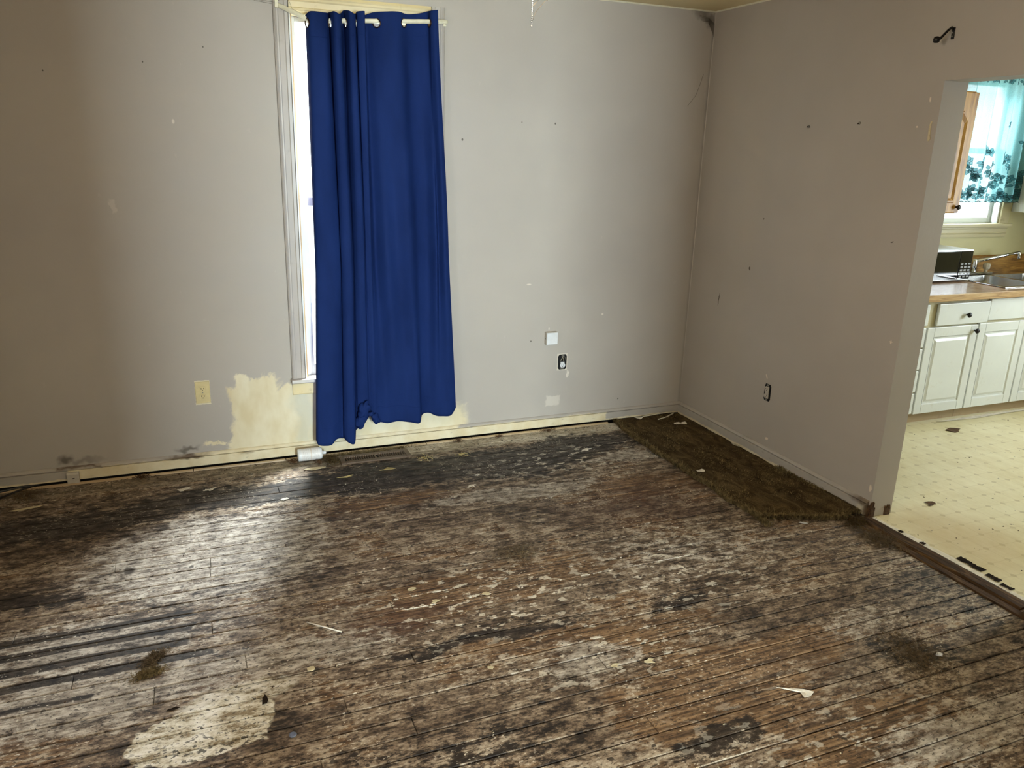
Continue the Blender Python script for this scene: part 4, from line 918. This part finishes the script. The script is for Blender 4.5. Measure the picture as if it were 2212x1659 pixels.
# carpet remnant
car = thing('carpet_remnant', (-.27, -.75, 0), 'dark brown rotten carpet strip left along the right wall', 'carpet')
def cx_left(y): return -.535 + .018*mnoise.noise((0, y*6, 2)) + .008*mnoise.noise((0, y*25, 5)) + (.03 if y > -.3 else 0)*(y+.3)/.3
def cy_front(x): return -1.455 - .16*min(1, max(0, (x+.535)/.36))*0.9 + .015*mnoise.noise((x*12, 0, 7)) + (.03 if x > -.1 else 0)
cm = MB(); nx, ny = 44, 120; idx = {}
for j in range(ny+1):
    for i in range(nx+1):
        s, t = i/nx, j/ny
        y = -.018 + (cy_front(-.535+.50*s)+.018)*t; x0 = cx_left(y); x1 = -.020-.006*abs(mnoise.noise((1, y*9, 3))); x = x0+(x1-x0)*s
        edge = min(1, min(s, 1-t)*12); z = .004+.008*edge + .005*mnoise.noise((x*9, y*9, 0)) + .003*mnoise.noise((x*40, y*40, 1))
        if t > .7 and s > .8: z += .025*(t-.7)/.3*(s-.8)/.2
        if s < .07: z += .012*(1-s/.07)*(.5+.5*mnoise.noise((0, y*14, 4)))
        idx[i, j] = len(cm.v); cm.v.append((x, y, max(.003, z)))
for j in range(ny):
    for i in range(nx): cm.f.append((idx[i, j], idx[i, j+1], idx[i+1, j+1], idx[i+1, j]))
bd = [idx[i, 0] for i in range(nx+1)] + [idx[nx, j] for j in range(1, ny+1)] + [idx[i, ny] for i in range(nx-1, -1, -1)] + [idx[0, j] for j in range(ny-1, 0, -1)]
low = []
for b in bd: low.append(len(cm.v)); v = cm.v[b]; cm.v.append((v[0], v[1], .0008))
for k in range(len(bd)): cm.f.append((bd[k], bd[(k+1) % len(bd)], low[(k+1) % len(bd)], low[k]))
cm.build('backing', M['carpet'], car, smooth=True)
pl = MB(); r2 = random.Random(11)
def fibre(mbx, x, y, z, h, lean=.6):
    a = r2.uniform(0, 6.28); d = Vector((math.cos(a), math.sin(a), 0)); w = Vector((-d.y, d.x, 0))*r2.uniform(.0008, .0018)
    p0 = Vector((x, y, z)); p1 = p0+d*h*lean*.5+Vector((0, 0, h*.7)); p2 = p0+d*h*lean*1.2+Vector((0, 0, h*.9)); i = len(mbx.v)
    mbx.v += [tuple(p0-w), tuple(p0+w), tuple(p1+w), tuple(p1-w), tuple(p2)]; mbx.f += [(i, i+1, i+2, i+3), (i+3, i+2, i+4)]
for k in range(5200):
    y = r2.uniform(-1.56, -.03); x0 = cx_left(y); fibre(pl, x0+abs(r2.gauss(0, .018))-.012, y, .004, r2.uniform(.010, .028))
for k in range(2600):
    x = r2.uniform(-.53, -.02); fibre(pl, x, cy_front(x)+abs(r2.gauss(0, .02))-.012, .004, r2.uniform(.010, .028))
for k in range(5000):
    x = r2.uniform(-.5, -.03); y = r2.uniform(-1.45, -.03)
    if y < cy_front(x): continue
    if mnoise.noise((x*5, y*5, 9)) > -.05: fibre(pl, x, y, .009, r2.uniform(.004, .012), 1.2)
for k in range(1500):
    y = r2.uniform(-1.6, -1.0); fibre(pl, -.03+r2.gauss(0, .012), y, .008, r2.uniform(.012, .03))
pl.build('frayed_pile', M['pile'], car)['kind'] = 'stuff'

def flake(name, x, y, pts, mat, label, cat, z=.001, th=.0012, curl=.004, group=None):
    b = MB(); n = len(pts); c = (sum(p[0] for p in pts)/n, sum(p[1] for p in pts)/n)
    top = [(x+p[0], y+p[1], z+th+curl*random.uniform(.0, 1.0)) for p in pts]; bot = [(a[0], a[1], a[2]-th) for a in top]
    b.v = [(x+c[0], y+c[1], z+th)] + top + [(x+c[0], y+c[1], z)] + bot
    for k in range(n):
        k2 = (k+1) % n; b.f += [(0, 1+k, 1+k2), (n+1, n+2+k2, n+2+k), (1+k, n+2+k, n+2+k2, 1+k2)]
    return tag(own_origin(b.build(name, mat)), label, cat, group)
def blobpts(r, n=8, j=.35, sx=1.0, rot=0.0):
    out = []
    for k in range(n):
        a = 2*PI*k/n; q = r*(1+random.uniform(-j, j)); px, py = q*math.cos(a)*sx, q*math.sin(a); out.append((px*math.cos(rot)-py*math.sin(rot), px*math.sin(rot)+py*math.cos(rot)))
    return out
def clump(name, x, y, sx, sy, h, mat, label, cat, n=160, rot=0.0, group=None, seed=1, L=.02, thin=.075):
    rl = random.Random(seed); b = MB(); cr, sr = math.cos(rot), math.sin(rot)
    for k in range(n):
        a = rl.gauss(0, .42); c = rl.gauss(0, .42); px, py = a*sx, c*sy; d = Vector((rl.uniform(-1, 1), rl.uniform(-1, 1), rl.uniform(-.25, .45))).normalized()
        p = Vector((x+px*cr-py*sr, y+px*sr+py*cr, .002+h*rl.random()*max(0, 1-.6*math.hypot(a, c)))); q = p+d*L*rl.uniform(.4, 1.2); m_ = (p+q)/2+Vector((rl.uniform(-1, 1), rl.uniform(-1, 1), .5))*L*.25
        q.z = max(q.z, .0015); m_.z = max(m_.z, .0015); b.tube([p, m_, q], L*thin, 3, cap=False)
    for k in range(max(3, n//40)):
        b.ball((x+(rl.gauss(0, .3)*sx*cr), y+rl.gauss(0, .3)*sy, .004), (L*.4, L*.35, h*.4+.002), 1, 1, .3)
    return tag(own_origin(b.build(name, mat, fix=False)), label, cat, group, 'stuff' if n >= 200 else None)

# white stick, chips and scraps one could pick up
st = MB().tube([(-2.648, -1.619, .0035), (-2.60, -1.664, .0036), (-2.541, -1.720, .0032)], .0026, 10)
tag(own_origin(st.build('plastic_stick', M['paper'], smooth=True)), 'thin white plastic stick lying across the floor boards', 'stick')
flake('plastic_chip', -2.673, -1.892, [(-.012, -.008), (.004, -.011), (.012, -.004), (.011, .008), (-.002, .011), (-.012, .005)], M['cream_scrap'], 'small clear cream plastic chip right of the cream floor patch', 'plastic chip', th=.004, curl=.001)
tag(own_origin(MB().lathe((-2.768, -2.180, .001), [(.010, 0), (.0115, .002), (.0105, .004), (.007, .0035)], 'z', 20).build('bottle_cap', M['blue_cap'], smooth=True)), 'round blue-grey metal cap near the cream floor patch', 'cap')
flake('dark_scrap', -2.826, -1.998, [(-.012, -.016), (.002, -.020), (.007, -.008), (.006, .012), (.0, .020), (-.009, .010)], M['dark_scrap'], 'torn dark scrap at the corner of the cream floor patch', 'scrap', th=.002, curl=.008)
flake('dark_scrap', -3.09, -1.945, [(-.02, -.003), (.0, -.005), (.02, .002), (.008, .005), (-.014, .003)], M['dark_scrap'], 'dark sliver at the upper left edge of the cream patch', 'scrap')
clump('carpet_tuft', -3.150, -1.665, .026, .062, .016, M['grey_fuzz'], 'longer olive-brown carpet tuft above the cream floor patch', 'carpet tuft', 700, -.75, 'carpet tufts at the left', 3, .016, .04)
clump('carpet_tuft', -3.165, -1.745, .058, .022, .016, M['pile'], 'shorter tan carpet tuft with a dark tip above the cream floor patch', 'carpet tuft', 600, .25, 'carpet tufts at the left', 4, .016, .04)
flake('paper_scrap', -.352, -1.575, [(-.018, .008), (-.006, .014), (.020, -.004), (.016, -.016), (.0, -.012)], M['white_plastic'], 'bright white scrap below the carpet remnant', 'scrap', th=.002)
b_ = flake('paper_scrap', -1.215, -2.548, [(-.066, .050), (-.03, .034), (.014, .012), (.038, -.008), (.014, -.020), (-.014, -.022), (.006, -.010), (.006, .0), (-.02, .020)], M['paper'], 'torn white V-shaped paper scrap in the right foreground', 'scrap', curl=.003)
flake('paper_scrap', -.618, -2.555, blobpts(.010, 7), M['white_plastic'], 'tiny white pebble-like scrap on the fuzz patch at the right', 'scrap', th=.006)
clump('dirt_patch', -.70, -2.52, .13, .17, .007, M['grey_fuzz'], 'ragged grey-brown fuzz stuck to the boards in the right foreground', 'dirt', 1500, -.5, None, 9, .016, .035)
clump('dirt_patch', -1.735, -1.40, .14, .09, .008, M['grey_fuzz'], 'matted grey fuzz on the boards in the middle of the room', 'dirt', 700, .1, None, 10, .014, .035)
clump('dirt_patch', -.13, -1.83, .09, .13, .016, M['grey_fuzz'], 'brown fuzz heap on the threshold by the kitchen doorway', 'dirt', 1000, .2, None, 12, .018, .035)
clump('dirt_patch', -.10, -1.66, .09, .06, .016, M['carpet'], 'dark carpet crumbs at the foot of the doorway corner', 'dirt', 800, .2, None, 13, .016, .035)
clump('dirt_clump', -2.50, -.085, .040, .030, .022, M['brown_clump'], 'rust-brown dirt clump left of the fallen bottle', 'dirt clump', 90, 0, 'dirt clumps by the bottle', 20, .014)
clump('dirt_clump', -2.375, -.135, .030, .020, .016, M['brown_clump'], 'rust-brown dirt clump in front of the fallen bottle', 'dirt clump', 70, 0, 'dirt clumps by the bottle', 21, .012)
clump('dirt_clump', -1.555, -.055, .035, .020, .016, M['brown_clump'], 'rust-brown dirt clump on the pale border right of the curtain', 'dirt clump', 70, 0, 'dirt clumps along the pale border', 22, .012)
clump('dirt_clump', -1.30, -.055, .025, .016, .012, M['brown_clump'], 'small brown dirt clump midway along the pale border', 'dirt clump', 50, 0, 'dirt clumps along the pale border', 23, .012)
clump('dirt_clump', -.98, -.052, .060, .018, .014, M['brown_clump'], 'elongated brown dirt clump on the pale border near the carpet', 'dirt clump', 90, 0, 'dirt clumps along the pale border', 24, .013)
clump('dirt_clump', -3.24, -.060, .050, .022, .022, M['brown_clump'], 'dark dirt clump under the baseboard below the left outlet', 'dirt clump', 110, 0, None, 25, .014)
clump('dirt_clump', -3.74, -.13, .090, .090, .020, M['grey_fuzz'], 'olive-brown dirt heap beside the black cables', 'dirt clump', 700, 0, None, 26, .014, .035)
clump('carpet_scrap', -2.08, -.066, .34, .022, .012, M['pile'], 'matted brown carpet scrap behind the floor register', 'carpet scrap', 1200, .01, None, 27, .016, .04)
clump('carpet_scrap', -2.30, -.125, .06, .09, .014, M['carpet'], 'matted brown carpet scrap left of the floor register', 'carpet scrap', 600, .1, None, 28, .016, .04)
flake('dry_leaf', -2.045, -.335, [(-.045, -.010), (-.02, -.004), (.0, .008), (.03, .006), (.045, -.004), (.02, -.014), (-.01, -.016)], M['leaf'], 'yellowish dry leaf in front of the floor register', 'leaf', curl=.012)
flake('dry_leaf', -2.27, -.375, [(-.05, -.004), (.0, .004), (.04, .01), (.03, -.004), (.0, -.008)], M['leaf'], 'narrow dry leaf sliver left of the yellowish leaf', 'leaf', curl=.008)
clump('straw_bits', -1.80, -.255, .06, .05, .006, M['leaf'], 'loose straw bits right of the floor register', 'straw', 22, 0, None, 31, .02)
clump('straw_bits', -1.60, -.26, .05, .03, .006, M['leaf'], 'straw bits on the dark band further right', 'straw', 24, 0, None, 33, .02)
for i, (x, y, s, lab) in enumerate(((-3.045, -.275, 1.6, 'white peeled paint flake, leftmost on the dark band'), (-2.925, -.315, 1.4, 'white peeled paint flake, second on the dark band'), (-2.60, -.545, 1.1, 'pale paint flake on the dark band left of the register'),
                                  (-1.62, -.56, 1.0, 'cream flake just below the dark band'), (-1.69, -.68, 1.3, 'cream flake pair on the boards below the dark band'), (-.90, -.41, 1.5, 'grey-white flake near the carpet edge'))):
    flake('paint_flake', x, y, blobpts(.0085*s, 14, .5, 2.2, .25), M['paper'], lab, 'paint flake', curl=.004, group='paint flakes on the floor')
flake('plaster_sliver', -2.405, -.205, [(-.055, .0), (-.02, .012), (.03, .010), (.06, .0), (.03, -.016), (-.02, -.02)], M['cream_scrap'], 'flat cream sliver in front of the fallen bottle', 'scrap', curl=.003)
flake('wood_splinter', -3.72, -.275, [(-.07, -.008), (.03, .012), (.07, .016), (.05, -.002), (-.03, -.016)], M['cream_scrap'], 'pale splinter of wood near the black cables', 'splinter', curl=.004)
# cream scraps cluster in the middle of the floor
for (x, y, r, lab) in ((-2.235, -1.525, .022, 'pale scrap, far left of the white dabs mid-floor'), (-2.17, -1.640, .018, 'pale scrap below the first white dab mid-floor'), (-1.975, -1.655, .024, 'long pale scrap amid the white dabs'),
                       (-1.70, -1.40, .020, 'bright sliver at the edge of the matted fuzz'), (-1.72, -2.215, .016, 'pale chip in the centre foreground'), (-1.60, -2.235, .020, 'oval pale chip in the centre foreground'), (-2.115, -2.085, .014, 'square pale chip left of the centre foreground')):
    flake('floor_scrap', x, y, blobpts(r*.55, 9, .5, 1.7, random.uniform(-.4, .4)), M['cream_scrap'], lab, 'scrap', curl=.002, group='scraps on the floor boards')
# white cable ends and rings on the carpet
wc = MB().tube([(-.235, -.120, .020), (-.16, -.105, .026), (-.09, -.070, .030), (-.075, -.040, .030), (-.13, -.030, .026), (-.22, -.035, .022), (-.30, -.040, .020)], .0035, 8)
tag(own_origin(wc.build('white_cable', M['white_cable'], smooth=True)), 'loop of dirty white cable on the carpet in the corner', 'cable')
rg = MB().torus((-.045, -.66, .024), .022, .0025, (.5, .2, .9), 24, 6); tag(own_origin(rg.build('plastic_ring', M['white_cable'], smooth=True)), 'thin white ring on the carpet against the right baseboard', 'ring')
for (x, y, r, lab) in ((-.335, -.055, .020, 'white crumbled chip at the back end of the carpet'), (-.155, -.225, .016, 'white plaster bit, left one in the pair by the corner'), (-.115, -.235, .015, 'white plaster bit, right one in the pair by the corner'), (-.47, -.92, .020, 'white sliver on the frayed carpet edge')):
    flake('plaster_bit', x, y, blobpts(r, 7, .4, 1.3), M['paper'], lab, 'plaster bit', z=.016, curl=.008, group='plaster bits on the carpet')
# black cables at the left edge
for lab, p in (('upper black cable entering the gap under the baseboard', [(-4.15, -.22, .006), (-3.95, -.085, .006), (-3.85, -.045, .010), (-3.76, -.022, .012), (-3.70, -.010, .008)]),
               ('lower black cable slanting from the left edge to the baseboard gap', [(-4.10, -.36, .006), (-3.93, -.20, .006), (-3.83, -.105, .007), (-3.76, -.045, .010), (-3.70, -.014, .009)])):
    tag(own_origin(MB().tube(p, .0055, 8).build('black_cable', M['black_cable'], smooth=True)), lab, 'cable', 'black cables at the left edge')
# torn black adhesive along the vinyl edge
for i, (y, L, w, lab) in enumerate(((-2.13, .12, .020, 'long black torn strip on the vinyl edge'), (-2.245, .06, .018, 'middle black torn strip on the vinyl edge'), (-2.315, .05, .014, 'short black torn strip on the vinyl edge'), (-1.80, .02, .012, 'small black crumb on the vinyl near the doorway corner'), (-1.92, .022, .014, 'round black crumb on the white vinyl edge'))):
    n = 16; x = .062 - .012*i if i < 3 else .022
    pts = [(w*(.5+.6*random.random()), -L/2+L*k/n) for k in range(n+1)] + [(-w*(.3+.6*random.random()), L/2-L*k/n) for k in range(n+1)]
    flake('torn_strip', x, y, pts, M['dark_scrap'], lab, 'torn strip', z=.0042, curl=.003, group='black scraps along the vinyl edge')
for (x, y, r, lab) in ((.42, -1.62, .020, 'brown leaf scrap in the middle of the vinyl floor'), (.62, -1.02, .018, 'dark crumbs pile on the vinyl near the doorway wall'), (1.52, -.84, .030, 'brown paper scrap on the vinyl in front of the white cabinet')):
    flake('vinyl_scrap', x, y, blobpts(r, 9, .5, 1.4), M['brown_clump'], lab, 'scrap', z=.003, curl=.006)
flake('toe_strip', 1.95, -.70, [(-.40, .02), (.1, .03), (.9, .03), (.9, .012), (.2, .0), (-.05, -.012), (-.38, .004)], M['paper'], 'loose white strip along the cabinet toe kick', 'strip', z=.003, curl=.006)
# cobwebs
def webs(label, strands):
    b = MB()
    for s in strands: b.tube(s, .0007, 3, cap=False)
    tag(own_origin(b.build('cobweb', M['cobweb'])), label, 'cobweb')
webs('grey cobweb tuft in the upper corner of the room', [[(-.002-.11*math.cos(a), -.004, 2.41-.03*math.sin(a*2)), (-.05, -.006, 2.40-.02*a), (-.003, -.004, 2.37-.05*a)] for a in [i*.13 for i in range(11)]])
webs('dark cobweb strands beside the curtain rod end', [[(-2.62, -.003, 2.30), (-2.55, -.004, 2.275), (-2.475, -.018, 2.265)], [(-2.60, -.003, 2.33), (-2.55, -.003, 2.28), (-2.46, -.024, 2.272)], [(-2.455, -.02, 2.275), (-2.43, -.03, 2.29), (-2.41, -.02, 2.315)], [(-2.41, -.024, 2.315), (-2.385, -.025, 2.25), (-2.37, -.024, 2.245)]])
webs('short dark cobweb strand near the ceiling left of the window', [[(-2.95, -.003, 2.33), (-2.91, -.003, 2.30)], [(-2.96, -.003, 2.34), (-2.93, -.004, 2.315)]])
webs('pale lit cobweb strands beside the pull chain', [[(-2.272, -2.62, 1.900), (-2.262, -2.61, 1.916), (-2.240, -2.60, 1.938), (-2.20, -2.58, 1.960)], [(-2.272, -2.62, 1.925), (-2.262, -2.61, 1.934), (-2.24, -2.60, 1.952)]])
webs('thin cobweb thread beside the room corner', [[(-.05, -.003, 2.10), (-.065, -.004, 2.05), (-.09, -.003, 1.98), (-.14, -.003, 1.92)]])

# loose crumbs nobody could count
def crumbs(name, n, region, size, mat, label, seed):
    rl = random.Random(seed); b = MB()
    for k in range(n):
        x, y = region(rl); s = size*(.4+1.2*rl.random()**2); a = rl.uniform(0, 6.28); i = len(b.v); e_ = rl.uniform(.5, 2.0)
        for q in range(4): an = a+q*PI/2+rl.uniform(-.4, .4); r = s*(e_ if q % 2 == 0 else 1); b.v.append((x+r*math.cos(an), y+r*math.sin(an), .0008))
        b.v.append((x, y, .001+s*.7)); b.f += [(i, i+1, i+4), (i+1, i+2, i+4), (i+2, i+3, i+4), (i+3, i, i+4)]
    o = tag(b.build(name, mat, fix=False), label, 'crumbs', kind='stuff'); return o
crumbs('pale_crumbs', 900, lambda r: (r.uniform(-4.0, -.15), r.uniform(-3.3, -.1)), .0022, M['crumb'], 'pale crumbs and grit scattered over the floor boards', 1)
crumbs('dark_crumbs', 900, lambda r: (r.uniform(-4.0, -.15), r.uniform(-3.3, -.05) if r.random() < .5 else -abs(r.gauss(0, .16))-.04), .0030, M['crumb_dark'], 'dark dirt crumbs scattered over the floor boards', 2)
crumbs('kitchen_crumbs', 160, lambda r: (r.uniform(.03, 2.2), r.uniform(-2.4, -.8)), .0045, M['crumb_dark'], 'dark dirt crumbs on the kitchen vinyl', 3)
for o in bpy.data.objects:
    for k in ('base', 'rec_mat'):
        if k in o: del o[k]
